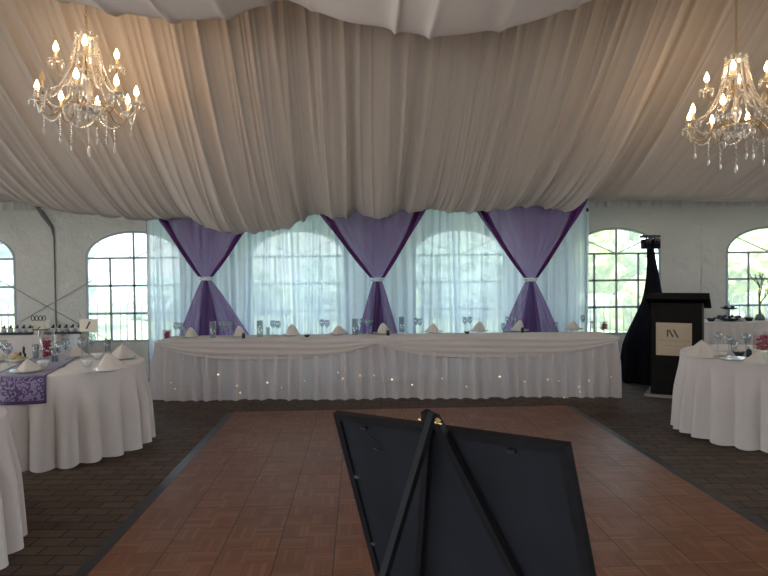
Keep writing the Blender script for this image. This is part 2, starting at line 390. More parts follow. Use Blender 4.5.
def liner(name, x0, x1, P, ctrl, Ry, Rz, ylow, zfun, amp_end, n, rows=70, lift=lambda x: 0 * x, fan=lambda x: 0 * x, mat='liner', back=True, eave=2.64, yend=9.04):
    xs = np.linspace(x0, x1, n); V = []
    for j in range(rows + 1):
        v = j / rows; X = xs + 0
        X = xs + fan(xs) * (1 - v)
        zl = zfun(X)
        cy, cz = ctrl(X, zl)
        if v < .8:
            t = v / .8; y = (1 - t) ** 2 * Ry + 2 * t * (1 - t) * cy + t * t * ylow; z = (1 - t) ** 2 * Rz + 2 * t * (1 - t) * cz + t * t * zl
            dy = 2 * (1 - t) * (cy - Ry) + 2 * t * (ylow - cy); dz = 2 * (1 - t) * (cz - Rz) + 2 * t * (zl - cz)
        else:
            t = (v - .8) / .2; c2y = ylow + (yend - ylow) * .65; c2z = zl - .02
            y = (1 - t) ** 2 * ylow + 2 * t * (1 - t) * c2y + t * t * yend; z = (1 - t) ** 2 * zl + 2 * t * (1 - t) * c2z + t * t * eave
            dy = 2 * (1 - t) * (c2y - ylow) + 2 * t * (yend - c2y) + 0 * X; dz = 2 * (1 - t) * (c2z - zl) + 2 * t * (eave - c2z)
        y = y + 0 * X; L = np.sqrt(dy * dy + dz * dz) + 1e-6
        sgn = np.sign(dy + 0 * X); ny, nz = dz / L * sgn, -dy / L * sgn         # pointing down / towards the room
        d = fold(xs, v, P) * (1 - amp_end * v) * (1 - .5 * max(0, (v - .8) / .2)) + .05 * np.sin(X * 2.3 + 1.2 * v) * (v * (1 - v)) * 2 + lift(X)
        for a, b, c in zip(X, y + ny * d, z + nz * d): V.append((a, b, c))
    Fc = [(j * n + i, j * n + i + 1, (j + 1) * n + i + 1, (j + 1) * n + i) for j in range(rows) for i in range(n - 1)]
    return struct(name, (V, Fc), M[mat], smooth=True)
def ctl_main(X, zl):
    k = np.clip((X + 9) / 4, 0, 1) * 0 + 1
    return 6.55 + .35 * np.clip(-X - 1.5, 0, 3) * .4, zl + .20 + .05 * np.clip(np.abs(X) - 2, 0, 4)
def ctl_right(X, zl): return 6.5 + 0 * X, zl + .55 + .04 * (X - 2.8)
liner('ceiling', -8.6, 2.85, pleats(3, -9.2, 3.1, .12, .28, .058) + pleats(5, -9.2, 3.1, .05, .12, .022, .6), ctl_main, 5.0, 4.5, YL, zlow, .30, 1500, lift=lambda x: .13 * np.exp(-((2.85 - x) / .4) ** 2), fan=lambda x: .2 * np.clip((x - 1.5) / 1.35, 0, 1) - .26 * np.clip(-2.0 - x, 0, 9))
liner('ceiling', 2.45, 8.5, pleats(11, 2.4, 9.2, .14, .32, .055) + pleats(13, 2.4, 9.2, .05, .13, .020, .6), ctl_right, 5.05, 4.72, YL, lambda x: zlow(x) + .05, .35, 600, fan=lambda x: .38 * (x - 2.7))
# front bay of the liner: sags between the ridge and the camera side
NS = [(-200, -60), (0, -25), (60, -2), (80, 3), (110, 9), (150, 16), (190, 19), (215, 17), (240, 10), (262, 1), (280, -4), (292, -1), (300, 3), (320, 11), (345, 20), (370, 24), (383, 25), (400, 30), (420, 33), (440, 35), (465, 33), (490, 29), (520, 24), (545, 17), (565, 9), (590, 0), (640, -18), (800, -60), (1000, -60)]
nx, nz_ = [], []
for px, py in NS:
    p = at_y(px, py, 4.2); nx.append(p.x); nz_.append(p.z)
P3 = pleats(21, -6, 6, .25, .55, .05)
fn = np.linspace(-8, 8, 1601); fz = np.interp(fn, nx, nz_); fz = np.convolve(np.pad(fz, 6, mode='edge'), np.ones(13) / 13, 'valid')
n = 700; xs = np.linspace(-6.5, 6.5, n); V = []; rows = 50
for j in range(rows + 1):
    v = j / rows; zl = np.interp(xs, fn, fz)
    if v < .3: t = v / .3; a, b, c = (4.98, 4.5 + 0 * xs), (4.75, zl * .5 + 1.9), (4.2, zl); zc = (1 - t) ** 2 * 4.5 + 2 * t * (1 - t) * (zl + .05) + t * t * zl; y = (1 - t) ** 2 * 4.98 + 2 * t * (1 - t) * 4.62 + t * t * 4.2
    else: t = (v - .3) / .7; zc = (1 - t) ** 2 * zl + 2 * t * (1 - t) * (zl - .05) + t * t * 4.3; y = (1 - t) ** 2 * 4.2 + 2 * t * (1 - t) * 3.2 + t * t * -1.5
    d = fold(xs + .12 * math.sin(3 * v), v, P3)
    for q in range(n): V.append((xs[q], y, zc[q] - d[q] * .8))
Fc = [(j * n + i, j * n + i + 1, (j + 1) * n + i + 1, (j + 1) * n + i) for j in range(rows) for i in range(n - 1)]
struct('ceiling', (V, Fc), M['lit_liner'], smooth=True)
# outer roof
rv = [(-9.2, 9.3, 2.72), (9.2, 9.3, 2.72), (9.2, 5.0, 4.9), (-9.2, 5.0, 4.9), (9.2, -2.2, 4.9), (-9.2, -2.2, 4.9)]
rf = [(0, 1, 2, 3), (3, 2, 4, 5)]; top = [(a, b, c + .03) for a, b, c in rv]
struct('roof', (rv + top, rf + [tuple(i + 6 for i in q) for q in rf] + [(0, 1, 7, 6), (5, 4, 10, 11)]), M['roof'])

# ================================================================== OUTSIDE
ft = thing('metal_fence', 'dark metal garden fence with hooped tops outside the tent windows', 'fence', (0, 10.6, .04))
mesh('rail', join(box(18, .03, .035, (0, 0, .86)), box(18, .03, .035, (0, 0, .12))), M['fence'], ft, False)
hp = [(-.07, 0, .05), (-.07, 0, .95)] + [(.07 * math.cos(PI - PI * i / 8), 0, .95 + .09 * math.sin(PI * i / 8)) for i in range(1, 8)] + [(.07, 0, .95), (.07, 0, .05)]
h0 = mesh('hoop', tube(hp, .013, 6), M['fence'], ft)
for i in range(72):
    h = h0 if i == 0 else h0.copy()
    if i: col.objects.link(h); h.parent = ft
    h.location = (-8.9 + .25 * i, 0, 0)
def tree(x, y, h, r, mat, label, seed, name='tree', trunkh=.35):
    t = thing(name, label, 'tree' if name == 'tree' else 'bush', (x, y, -.1), 0, None)
    rr = random.Random(seed)
    if name == 'tree': mesh('trunk', tube([(0, 0, -.05), (.05, 0, h * .3), (-.05, .05, h * .7)], [.12 * h / 4, .09 * h / 4, .04 * h / 4], 8), M['bark'], t)
    bl = []
    for k in range(14):
        a = rr.uniform(0, 2 * PI); q = rr.uniform(0, r * .7); z = rr.uniform(trunkh * h, h * .85)
        v, f = ball((0, 0, 0), 1, 4); s = rr.uniform(.35, .6) * r
        out = []
        for p in v:
            p = Vector(p); off = Vector((seed * 3.1 + k * 7.7, k, 0)); d = 1 + .28 * noise.fractal(p * 2.6 + off, .7, 2, 5)
            out.append((q * math.cos(a) + p.x * s * d, q * math.sin(a) + p.y * s * d, z + p.z * s * d * .85))
        bl.append((out, f))
    mesh('foliage', join(*bl), mat, t); return t
tree(-9.5, 18, 3.2, 1.7, M['tree_c'], 'blue-green bushy tree outside the leftmost arched window', 1)
tree(-7.4, 23.5, 1.5, 1.3, M['tree_c'], 'low pale shrub outside the arched window left of the sheers', 2, 'bush', .1)
tree(-4.3, 25.5, 1.6, 1.4, M['tree_b'], 'low green shrub at the right in the window left of the sheers', 3, 'bush', .1)
tree(-.6, 22, 2.0, 2.0, M['tree_c'], 'pale shrub showing faintly through the sheers left of centre', 4, 'bush', .1)
tree(4.0, 23, 2.4, 2.2, M['tree_c'], 'pale tree showing faintly through the sheers right of centre', 5)
tree(6.9, 19, 3.6, 1.6, M['tree_a'], 'yellow-green tree at the left in the window behind the black stand', 6)
tree(10.0, 23, 4.2, 1.9, M['tree_b'], 'tall green tree in the window behind the black stand', 7)
tree(8.4, 16, 1.3, 1.5, M['tree_a'], 'low yellow-green bush behind the fence beside the lectern', 8, 'bush', .1)
tree(12.4, 18.5, 3.4, 1.7, M['tree_a'], 'yellow-green tree at the left in the rightmost arched window', 9)
tree(16.2, 23, 4.0, 2.0, M['tree_b'], 'green tree at the right in the rightmost arched window', 10)
tree(11.3, 15.2, 1.2, 1.3, M['tree_a'], 'low bush behind the fence in the rightmost arched window', 12, 'bush', .1)

# ================================================================== DRAPES
pd = thing('drape_stand', 'slim pipe stand holding up the white sheer backdrop', 'stand', (0, 8.38, 0))
xl, xr = at_y(149, 300, 8.38).x, at_y(586, 300, 8.38).x
mesh('crossbar', tube([(xl, 0, 2.52), (xr, 0, 2.52)], .018, 10), M['metal'], pd)
for x in (xl, xr):
    mesh('upright', tube([(x, 0, .01), (x, 0, 2.55)], .02, 10), M['metal'], pd)
    mesh('base_plate', box(.4, .4, .012, (x, 0, .006), .003), M['metal'], pd, False)
kz = at_y(584.5, 210, 8.34).z
mesh('knob', ball((xr, -.035, kz), .03, 2), M['blackmetal'], pd)
def sheer_panel(x0, x1, seed, label):
    r = np.random.default_rng(seed); ks = r.uniform(30, 60, 3); ph = r.uniform(0, 6, 6)
    def fn(u, v):
        x = x0 + (x1 - x0) * u; z = 2.5 - 2.47 * v
        y = 8.32 + .022 * math.sin(ks[0] * x + ph[0] + .6 * math.sin(2.1 * x + 2 * v)) + .014 * math.sin(ks[1] * 1.6 * x + ph[1] + v) + .02 * math.sin(9 * x + ph[2] + 1.5 * v)
        return (x + .02 * math.sin(4 * v + 8 * x), y, z)
    o = mesh('sheer_curtain', grid(fn, int((x1 - x0) / .008), 14), M['sheer']); tag(o, label, 'curtain', 'white sheers of the backdrop')
cuts = [at_y(px, 280, 8.3).x for px in (149, 206, 292, 378, 455, 530, 588)]
labs = ['narrow white sheer curtain at the left end of the backdrop', 'white sheer curtain just right of the left purple drape', 'white sheer curtain just left of the middle purple drape',
        'white sheer curtain just right of the middle purple drape', 'white sheer curtain just left of the right purple drape', 'narrow white sheer curtain at the right end of the backdrop beside the pole']
for i in range(6): sheer_panel(cuts[i] - .015, cuts[i + 1] + .015, 40 + i, labs[i])

def purple(Ltop, Rtop, pin, Lbot, Rbot, label, seed):
    Y = 8.17; tl, tr = at_y(*Ltop, Y), at_y(*Rtop, Y); pc = at_y(*pin, Y); bl, br = at_y(*Lbot, Y), at_y(*Rbot, Y)
    tl.z = max(tl.z, 2.3) ; r = random.Random(seed); p1, p2 = r.uniform(0, 6), r.uniform(0, 6)
    t = thing('purple_drape', label, 'drape', (pc.x, Y, 0), 0, 'purple drapes over the sheers')
    X0 = pc.x; hwp = .055; ztop = 2.52
    def edge(s, v, side):   # the diagonal edge from the top corner to the tie, bellied slightly
        T = tl if side < 0 else tr
        x = T.x - X0; 
        slope = (T.z - pc.z)
        z = pc.z + .03 + (ztop - pc.z - .03) * (1 - v)
        k = (z - pc.z) / slope
        return (side * hwp + (x - side * hwp) * (k + .10 * k * (1 - k)), z)
    def web(u, v):
        a, z = edge(0, v, -1); b, _ = edge(0, v, 1); x = a + (b - a) * u
        sag = 0
        return (x, .012 * math.sin(u * 46 + p1) * (1 - v) + .02 * math.sin(u * 13 + p2) * (1 - v) + .02, z)
    mesh('sheer_web', grid(web, 140, 24), M['purple'], t)
    for s in (-1, 1):
        for q in range(3):
            def ed(u, v, s=s, q=q):
                x, z = edge(0, v, s); w = (.12 - .025 * q) * (1 - v * .65)
                off = (q - .6) * .045 * (1 - v)
                bel = -.07 * math.sin(PI * v) * (.5 * q)
                an = u * 2 * PI
                return (x - s * (off) + w * .5 * math.cos(an) * (1 + .15 * math.sin(9 * v + q)) - s * bel * .4, -.05 - .012 * q + .018 * math.sin(an), z)
            e = mesh('gathered_edge', grid(ed, 14, 24, closed=True), M['purple_dense'] if q != 2 else M['purple'], t)
    lx, rx = bl.x - X0, br.x - X0; zb_ = bl.z
    def tail(layer):
        def fn(u, v):
            z = pc.z - .02 - (pc.z - .42) * v; k = (pc.z - z) / (pc.z - zb_)
            g = min(k, 1.25); a = -hwp + (lx + hwp) * g ** .9; b = hwp + (rx - hwp) * g ** .9
            if layer: m = (a + b) / 2 * .2; a, b = m + (a - m) * .34, m + (b - m) * .34
            x = a + (b - a) * u
            am = .012 + .05 * min(v * 2, 1)
            return (x, -.03 * layer - .02 + am * .5 * math.sin(u * 34 + p1 + layer) + am * .4 * math.sin(u * 13 + p2), z)
        return grid(fn, 120, 20)
    mesh('tail', tail(0), M['purple'], t); mesh('tail', tail(1), M['purple_dense'], t)
    band = mesh('tie_band', xf(lathe([(.062, -.018), (.072, -.014), (.075, 0), (.072, .014), (.062, .018)], 24), Matrix.Diagonal((1.15, .8, 1, 1))), M['silver'], t, loc=(0, -.03, pc.z))
    tag(band, 'sparkling silver tie band')
purple((163, 216), (243, 229), (206.5, 279), (181, 331), (247, 330), 'purple sheer drape tied in the middle, left of the three', 1)
purple((324, 212), (420, 209), (377.5, 280), (359, 331), (397, 331), 'purple sheer drape tied in the middle, middle one of the three with the narrowest tail', 2)
purple((482, 212), (580, 201), (530, 280), (504, 329), (556, 329), 'purple sheer drape tied in the middle, right of the three', 3)

# bracing cables on the back wall
for k, (a, b, lb) in enumerate((((-12, 274), (110, 341), 'thin steel bracing cable falling to the right across the left tent wall'), ((20, 322), (112, 269), 'thin steel bracing cable rising to the right across the left tent wall'))):
    pa, pb = at_y(*a, 9.085 - .014 * k), at_y(*b, 9.085 - .014 * k)
    o = mesh('bracing_cable', tube([pa, pb], .006, 6), M['cable']); tag(o, lb, 'cable', 'bracing cables on the left tent wall')

# ================================================================== DANCE FLOOR
A = Vector((-1.345, 6.62, 0)); ang = math.radians(-.2)
df = thing('dance_floor', 'reddish parquet dance floor laid on dark brick paving', 'dance floor', A, ang)
W_, L_ = 12 * TS, 28 * TS
mesh('parquet_surface', box(W_, L_, .022, (W_ / 2, -L_ / 2, .011)), M['parquet'], df, False)
def ramp_strip(L): return [(0, 0, 0), (0, 0, .022), (-.09, 0, .003), (-.09, 0, 0), (0, -L, 0), (0, -L, .022), (-.09, -L, .003), (-.09, -L, 0)], [(0, 1, 2, 3), (4, 7, 6, 5), (1, 5, 6, 2), (2, 6, 7, 3), (0, 4, 5, 1), (0, 3, 7, 4)]
mesh('edge_ramp', ramp_strip(L_), M['edging'], df, False)
mesh('edge_ramp', mv(ramp_strip(L_), x=W_, y=-L_, rz=PI), M['edging'], df, False)
mesh('edge_ramp', ([(0, 0, 0), (0, 0, .022), (0, .06, .003), (0, .06, 0), (W_, 0, 0), (W_, 0, .022), (W_, .06, .003), (W_, .06, 0)], [(0, 1, 2, 3), (4, 7, 6, 5), (1, 5, 6, 2), (2, 6, 7, 3), (0, 4, 5, 1), (0, 3, 7, 4)]), M['edging'], df, False)

# ================================================================== TABLES
TH = .725
def damp(o): return o
# --- head table cloth
Lf, Rf = Vector((-2.45, 7.43, 0)), Vector((3.15, 7.13, 0)); D = (Rf - Lf); HL = D.length; ha = math.atan2(D.y, D.x); HD = .66
hc = thing('head_tablecloth', 'long white head table cloth with pleated skirt and two swags below purple drapes', 'tablecloth', Lf, ha)
cr = .07
def outline(s):  # perimeter path: left side (back to front), front, right side; s in metres
    a = HD - cr; q = PI / 2 * cr; f = HL - 2 * cr
    if s < a: return (0, HD - s), (-1, 0)
    s -= a
    if s < q: t = s / cr; return (cr - cr * math.cos(t), cr - cr * math.sin(t)), (-math.cos(t), -math.sin(t))
    s -= q
    if s < f: return (cr + s, 0), (0, -1)
    s -= f
    if s < q: t = s / cr; return (HL - cr + cr * math.sin(t), cr - cr * math.cos(t)), (math.sin(t), -math.cos(t))
    s -= q; return (HL, cr + s), (1, 0)
TOT = 2 * (HD - cr) + PI * cr + HL - 2 * cr
pk = []; x = 0
while x < TOT: x += random.uniform(.13, .20); pk.append((x, random.uniform(.7, 1.15), random.uniform(.026, .042), random.uniform(-.02, .02)))
def skirt(u, v):
    s = u * TOT; (px, py), (nx_, ny_) = outline(s); d = 0
    for c, a, w, dr in pk:
        q = abs(s - c - dr * v) / w
        if q < 2.6: d += a * .070 * math.exp(-q ** 2.5)
    d *= (.35 + .65 * smooth01(v * 2)); d += .035 * v + .004 * math.sin(s * 31)
    z = TH - .012 - (TH - .02) * v + (.008 * math.sin(s * 4) + .006 * math.sin(s * 19)) * v
    return (px + nx_ * d, py + ny_ * d, max(z, .004))
mesh('skirt', grid(skirt, 1500, 14), M['skirt'], hc)
def toph(u, v):  # rounded top sheet with a small overhang all round
    return None
tp = []; N = 260
per = [outline(TOT * i / N) for i in range(N + 1)]
V = [];
for k, (off, z) in enumerate(((-.03, TH), (.004, TH), (.014, TH - .006), (.017, TH - .03))):
    for (p, nn) in per: V.append((p[0] + nn[0] * off, p[1] + nn[1] * off, z))
w = N + 1; Fc = [(k * w + i, k * w + i + 1, (k + 1) * w + i + 1, (k + 1) * w + i) for k in range(3) for i in range(N)]; Fc.append(tuple(range(w)))
mesh('top_sheet', (V, Fc), M['swag'], hc, 'auto')
split = HL * .478
for a, b, off in ((-.0, split + .03, 0), (split - .03, HL + .0, 0)):
    def sw(u, v, a=a, b=b):
        k = 4 * u * (1 - u); h = .022 + .235 * k ** .72 + (.012 * math.sin(u * 9))
        x = a + (b - a) * u; vv = v
        d = .046 + .012 * math.sin(vv * 6.3 * 3.2 + 1.5 * math.sin(u * 5)) * (.25 + .75 * k) + .014 * math.sin(PI * vv)
        if v > .93: d -= .03 * (v - .93) / .07
        e = min(u, 1 - u)
        return (x, -d * (1 if e > .02 else .9) - .0, TH + .002 - h * vv) if v > 0 else (x, -.0, TH + .003)
    mesh('swag', grid(sw, 160, 30), M['swag'], hc)
# fairy lights pinned along the skirt
fl = thing('string_lights', 'warm fairy lights glowing along the head table skirt', 'string lights', Lf, ha)
fpts = [(172, 382), (176, 388), (219, 374), (241, 392), (238, 385), (268, 382), (282, 387), (338, 372), (360, 375), (343, 378), (374, 375), (412, 384), (442, 378), (499, 376), (547, 379), (558, 380), (563, 397), (579, 391), (578, 386), (588, 380), (305, 380), (392, 379), (466, 386), (524, 381), (610, 376)]
Ri = Matrix.Rotation(-ha, 4, 'Z'); loc_ = []
for px, py in fpts:
    p = at_y(px, py, 7.36 - (px - 160) * .00064 ); q = Ri @ (p - Lf)
    q.y = -.104; loc_.append(q)
loc_.sort(key=lambda q: q.x)
wp = []
for a, b in zip(loc_[:-1], loc_[1:]):
    for t in (0, .25, .5, .75): wp.append(a.lerp(b, t) + Vector((0, .012, -.03 * math.sin(PI * t))))
wp.append(loc_[-1] + Vector((0, .012, 0)))
mesh('wire', tube(wp, .0015, 5), M['wire'], fl)
for q in loc_: mesh('bulb', ball((0, 0, 0), random.choice((.004, .006, .0075)), 1), M['fairy'], fl, loc=q)

# --- round table cloths
def round_cloth(cx, cy, R, nf, seed, label, zh=.735, hem=.05, group=None):
    r = random.Random(seed); t0 = r.uniform(0, 6); a1, a2 = r.uniform(0, 6), r.uniform(0, 6)
    prof = [(0, 0)]
    def fn(u, v):
        th = 2 * PI * u
        if v < .2: return (R * v / .2 * .985 * math.cos(th), R * v / .2 * .985 * math.sin(th), zh)
        w = (v - .2) / .8
        if w < .12:
            k = w / .12; rr = R * .985 + .015 * R * math.sin(k * PI / 2); z = zh - .014 * (1 - math.cos(k * PI / 2))
        else:
            k = (w - .12) / .88; ph = nf * th + t0 + 1.1 * math.sin(2 * th + a1) + .8 * math.sin(5 * th + a2)
            f = math.sin(ph); f = 2 * abs(math.sin(ph / 2)) - 1.1
            rr = R + hem * k ** 1.1 + (.048 * smooth01(k * 1.8)) * f + .012 * k * math.sin(3 * th + a2); z = zh - .014 - (zh - .03) * k + .012 * math.sin(4 * th + a1) * k - .012 * k
        return (rr * math.cos(th), rr * math.sin(th), max(z, .004))
    o = mesh('round_tablecloth', grid(fn, 480, 34, closed=True), M['linen'], loc=(cx, cy, 0)); tag(o, label, 'tablecloth', group)
    return Vector((cx, cy, 0))
C1 = round_cloth(-2.68, 5.52, .72, 25, 5, 'white floor-length cloth on the round table under the purple runner')
C2 = round_cloth(-2.64, 3.22, .71, 25, 6, 'white floor-length cloth on the nearest round table, cut by the bottom left corner')
C3 = round_cloth(3.80, 5.43, .72, 26, 7, 'white floor-length cloth on the round table in front of the lectern')

# --- tables along the back wall
def side_cloth(x0, x1, y0, y1, label, zh=.76):
    L = x1 - x0; Dp = y1 - y0; pts = []
    def path(s):
        if s < Dp: return (x0, y1 - s), (-1, 0)
        s -= Dp
        if s < L: return (x0 + s, y0), (0, -1)
        return (x1, y0 + s - L), (1, 0)
    T = L + 2 * Dp
    def fn(u, v):
        s = min(u * T, T - 1e-5); (a, b), (nx_, ny_) = path(s); d = (.014 * math.sin(s * 44 + 1.5 * math.sin(s * 5)) + .01) * smooth01(v * 2) + .03 * v
        return (a + nx_ * d - (x0 + x1) / 2, b + ny_ * d - (y0 + y1) / 2, max(.005, zh - .005 - (zh - .015) * v))
    o = join(grid(fn, int(T / .014), 8), box(L + .01, Dp + .01, .012, (0, 0, zh - .006), .004))
    tag(mesh('rectangular_tablecloth', o, M['linen'], loc=((x0 + x1) / 2, (y0 + y1) / 2, 0), smooth='auto'), label, 'tablecloth')
side_cloth(-6.2, -4.02, 8.25, 8.92, 'white cloth on the long table against the left tent wall under the dark cups', .74)
side_cloth(4.75, 7.0, 8.25, 8.92, 'pale cloth on the long table behind the lectern by the right window', .78)

# ================================================================== LECTERN
lx = at_z(651, 396, 0); lr = math.radians(-33)
lt = thing('lectern', 'dark espresso lectern with slanted top and tan sign', 'lectern', lx, lr)
BW, BD = .55, .42
mesh('body', join(box(BW, BD, 1.10, (BW / 2, BD / 2, .58), .004), box(BW + .01, .012, .05, (BW / 2, 0, .06)), box(.03, .01, 1.08, (.016, -.003, .58)), box(.03, .01, 1.08, (BW - .016, -.003, .58))), M['lectern'], lt, False)
mesh('base', box(BW + .14, BD + .12, .03, (BW / 2, BD / 2, .015), .006), M['lecternbase'], lt, False)
tpz = box(BW + .15, BD + .18, .035, (0, 0, 0), .004)
mesh('slanted_top', join(mv(tpz, x=BW / 2, y=BD / 2 + .03, z=1.150, rx=math.radians(-17)), box(BW + .15, .02, .05, (BW / 2, -.055, 1.205), .003)), M['lectern'], lt, False)
sg = mesh('sign', box(.385, .008, .39, (0, 0, 0), .002), M['sign'], lt, False, loc=(.06 + .19, -.012, .70))
def stroke(x0, z0, x1, z1, w, t=.003):
    return [(x0 - w / 2, -t, z0), (x0 + w / 2, -t, z0), (x1 + w / 2, -t, z1), (x1 - w / 2, -t, z1), (x0 - w / 2, 0, z0), (x0 + w / 2, 0, z0), (x1 + w / 2, 0, z1), (x1 - w / 2, 0, z1)], [(0, 1, 2, 3), (4, 7, 6, 5), (0, 4, 5, 1), (1, 5, 6, 2), (2, 6, 7, 3), (3, 7, 4, 0)]
mark = join(stroke(-.066, .105, -.066, .022, .013), stroke(-.050, .105, -.008, .020, .016), stroke(-.008, .022, .004, .06, .004), stroke(.000, .108, .046, .016, .017), stroke(.012, .10, .000, .108, .004), stroke(-.066, .022, -.052, .10, .003))
lg = mesh('logo', mark, M['ink'], sg, False, loc=(0, -.004, .008)); tag(lg, 'dark monogram of slanted strokes')
tx = []
r_ = random.Random(3)
for x in np.arange(-.125, .126, .012):
    tx.append(box(r_.uniform(.005, .009), .002, .009, (x, -.005, -.018)))
for x in np.arange(-.085, .086, .010):
    tx.append(box(r_.uniform(.004, .007), .002, .005, (x, -.005, -.075)))
mesh('small_lettering', join(*tx), M['fadedink'], sg, False)
mesh('ornament', join(*[mv(box(.03, .002, .004), x=s * .155 , y=-.005, z=-.018) for s in (-1, 1)], *[mv(box(.012, .002, .012), x=s * .155, y=-.005, z=-.018, ry=PI / 4) for s in (-1, 1)]), M['fadedink'], sg, False)

# ================================================================== LIGHTING STAND in black scrim
SY = 8.1; sp0 = at_y(650, 300, SY); bx_ = sp0.x
ls = thing('lighting_stand', 'tall stand wrapped in black cloth with lamp heads on top behind the lectern', 'stand', (bx_, SY, 0))
zs_ = lambda y: at_y(650, y, SY).z
def scr(u, v):
    kz = [(246, .045), (262, .06), (280, .09), (300, .135), (320, .23), (345, .34), (365, .37), (383, .39)]
    y = 246 + (386 - 246) * v; r = np.interp(y, [a for a, b in kz], [b for a, b in kz]); th = 2 * PI * u
    r = r * (1 + .10 * v * math.sin(7 * th + 3 * v) + .05 * math.sin(13 * th))
    sh = .045 * math.sin(PI * min(1, v * 1.6))
    return (r * math.cos(th) + sh * .9, r * math.sin(th) * .8, max(.004, zs_(y) if v < .98 else .004))
mesh('black_scrim', grid(scr, 96, 36, closed=True), M['black'], ls)
mesh('pole', tube([(0, 0, .02), (0, 0, zs_(236))], .018, 8), M['blackmetal'], ls)
zt_ = zs_(236.5)
mesh('crossbar', box(.25, .10, .035, (-.0, 0, zt_), .006), M['blackmetal'], ls, False)
for s in (-1, 1):
    hd = mesh('lamp_head', join(box(.108, .12, .13, (0, 0, -.02), .014), mv(lathe([(.04, -.08), (.050, -.06), (.05, .0)], 18), rx=PI / 2), box(.012, .02, .09, (.0, .0, .06))), M['black'], ls, loc=(s * .060, -.02, zt_ - .085), smooth='auto')
    mesh('lens', mv(lathe([(0, 0), (.042, 0), (.042, .004), (0, .004)], 18), rx=PI / 2 + .25, y=-.0), M['dark'], hd, loc=(0, -.068, .018))

# ================================================================== EASEL WITH BOARD
TL = Vector((-.073, 1.747, 1.101)); TR = Vector((.428, 1.215, 1.144)); dn = Vector((.221, .130, -.966)).normalized()
wv = (TR - TL); BWd = wv.length; wv.normalize(); nb = wv.cross(dn).normalized()
if nb.dot(EYE - TL) < 0: nb = -nb           # towards the camera: the back of the board
BH = .94
bd = thing('framed_board', 'black framed board seen from behind leaning on the easel in the foreground', 'board', TL + wv * BWd / 2 + dn * BH)
o_ = bd.location
def bpt(s, t, h): return TL + wv * s + dn * t + nb * h - o_
def bbox(s0, s1, t0, t1, h0, h1):
    v = [bpt(s, t, h) for h in (h0, h1) for (s, t) in ((s0, t0), (s1, t0), (s1, t1), (s0, t1))]
    return v, [(0, 1, 2, 3), (4, 7, 6, 5), (0, 4, 5, 1), (1, 5, 6, 2), (2, 6, 7, 3), (3, 7, 4, 0)]
mesh('backing', bbox(.01, BWd - .01, .01, BH - .01, -.014, -.008), M['board'], bd, False)
fw = .022
for q in (bbox(0, BWd, 0, fw, -.02, 0), bbox(0, BWd, BH - fw, BH, -.02, 0), bbox(0, fw, fw, BH - fw, -.02, 0), bbox(BWd - fw, BWd, fw, BH - fw, -.02, 0)):
    mesh('frame_rail', q, M['boardframe'], bd, False)
for s, t in ((fw + .006, .20), (fw + .006, .42), (BWd - fw - .006, .33), (BWd - fw - .006, .62), (fw + .006, .66)):
    mesh('turn_button', bbox(s - .007, s + .007, t - .004, t + .004, -.008, -.001), M['metal'], bd, False)
mesh('hanging_hook', join(bbox(.105, .125, .030, .038, -.008, .001), tube([bpt(.115, .034, 0), bpt(.135, .06, .002), bpt(.165, .075, .002), bpt(.160, .095, .002), bpt(.14, .09, .002)], .0015, 5)), M['blackmetal'], bd, False)
mesh('hanging_hook', bbox(BWd - .15, BWd - .13, .028, .038, -.008, .002), M['blackmetal'], bd, False)

def on_board(px, py, h):   # point of the plane parallel to the board, h in front of its back
    v = ray(px, py); c = TL + nb * h; t = (c - EYE).dot(nb) / v.dot(nb); return EYE + v * t
apx = on_board(431, 417, .03)
es = thing('easel', 'black wooden folding easel with brass wing nut holding the dark board', 'easel', (apx.x, apx.y, 0))
eo = es.location
def leg_to_floor(a, b): d = (b - a).normalized(); t = (-a.z) / d.z; return a + d * t
hL = .014
a1 = on_board(430, 416, hL); b1 = leg_to_floor(a1, on_board(419, 576, hL)); a2 = on_board(434, 416, hL); b2 = leg_to_floor(a2, on_board(516, 576, hL))
up_ = nb
def legvf(a, b, w, t): 
    v, f = beam(a, b, w, t, up=tuple(nb)); return [tuple(Vector(p) - eo) for p in v], f
mesh('leg', legvf(a1, b1, .019, .02), M['boardframe'], es, False)
mesh('leg', legvf(a2, b2, .022, .02), M['boardframe'], es, False)
a3 = on_board(433, 412, .045)
r3 = ray(384, 576); b3m = EYE + r3 * 1.36; 
d3 = (b3m - a3).normalized(); b3 = a3 + d3 * (-a3.z / d3.z)
mesh('leg', legvf(a3, b3, .017, .02), M['boardframe'], es, False)
hp0 = on_board(428, 414, .03); 
mesh('hinge_block', [tuple(Vector(p) - eo) for p in beam(on_board(427, 410, .028), on_board(427.5, 426, .028), .018, .022, up=tuple(nb))[0]] and ([tuple(Vector(p) - eo) for p in beam(on_board(426, 411, .028), on_board(426.5, 427, .028), .016, .022, up=tuple(nb))[0]], beam((0, 0, 0), (0, 0, 1), .016, .022, up=(1, 0, 0))[1]), M['boardframe'], es, False)
wn_c = on_board(437.5, 421.5, .062) - eo
nq = nb.to_track_quat('Z', 'Y').to_matrix().to_4x4(); nq.translation = wn_c
wnut = join(xf(lathe([(.0035, -.004), (.0085, -.003), (.0085, .001), (.004, .003), (.004, .008), (.001, .010)], 16), nq), tube([wn_c + nb * .006, wn_c + nb * .006 + wv * .018 + dn * .002], [.003, .0022], 8))
wo = mesh('wing_nut', wnut, M['brass'], es); tag(wo, 'small brass wing nut')
bc = on_board(420, 420, .04) - eo
bq = nq.copy(); bq.translation = bc
bo = mesh('bolt_head', xf(lathe([(.0055, -.003), (.0055, .002), (.002, .004)], 12), bq), M['brass'], es); tag(bo, 'small brass bolt head')

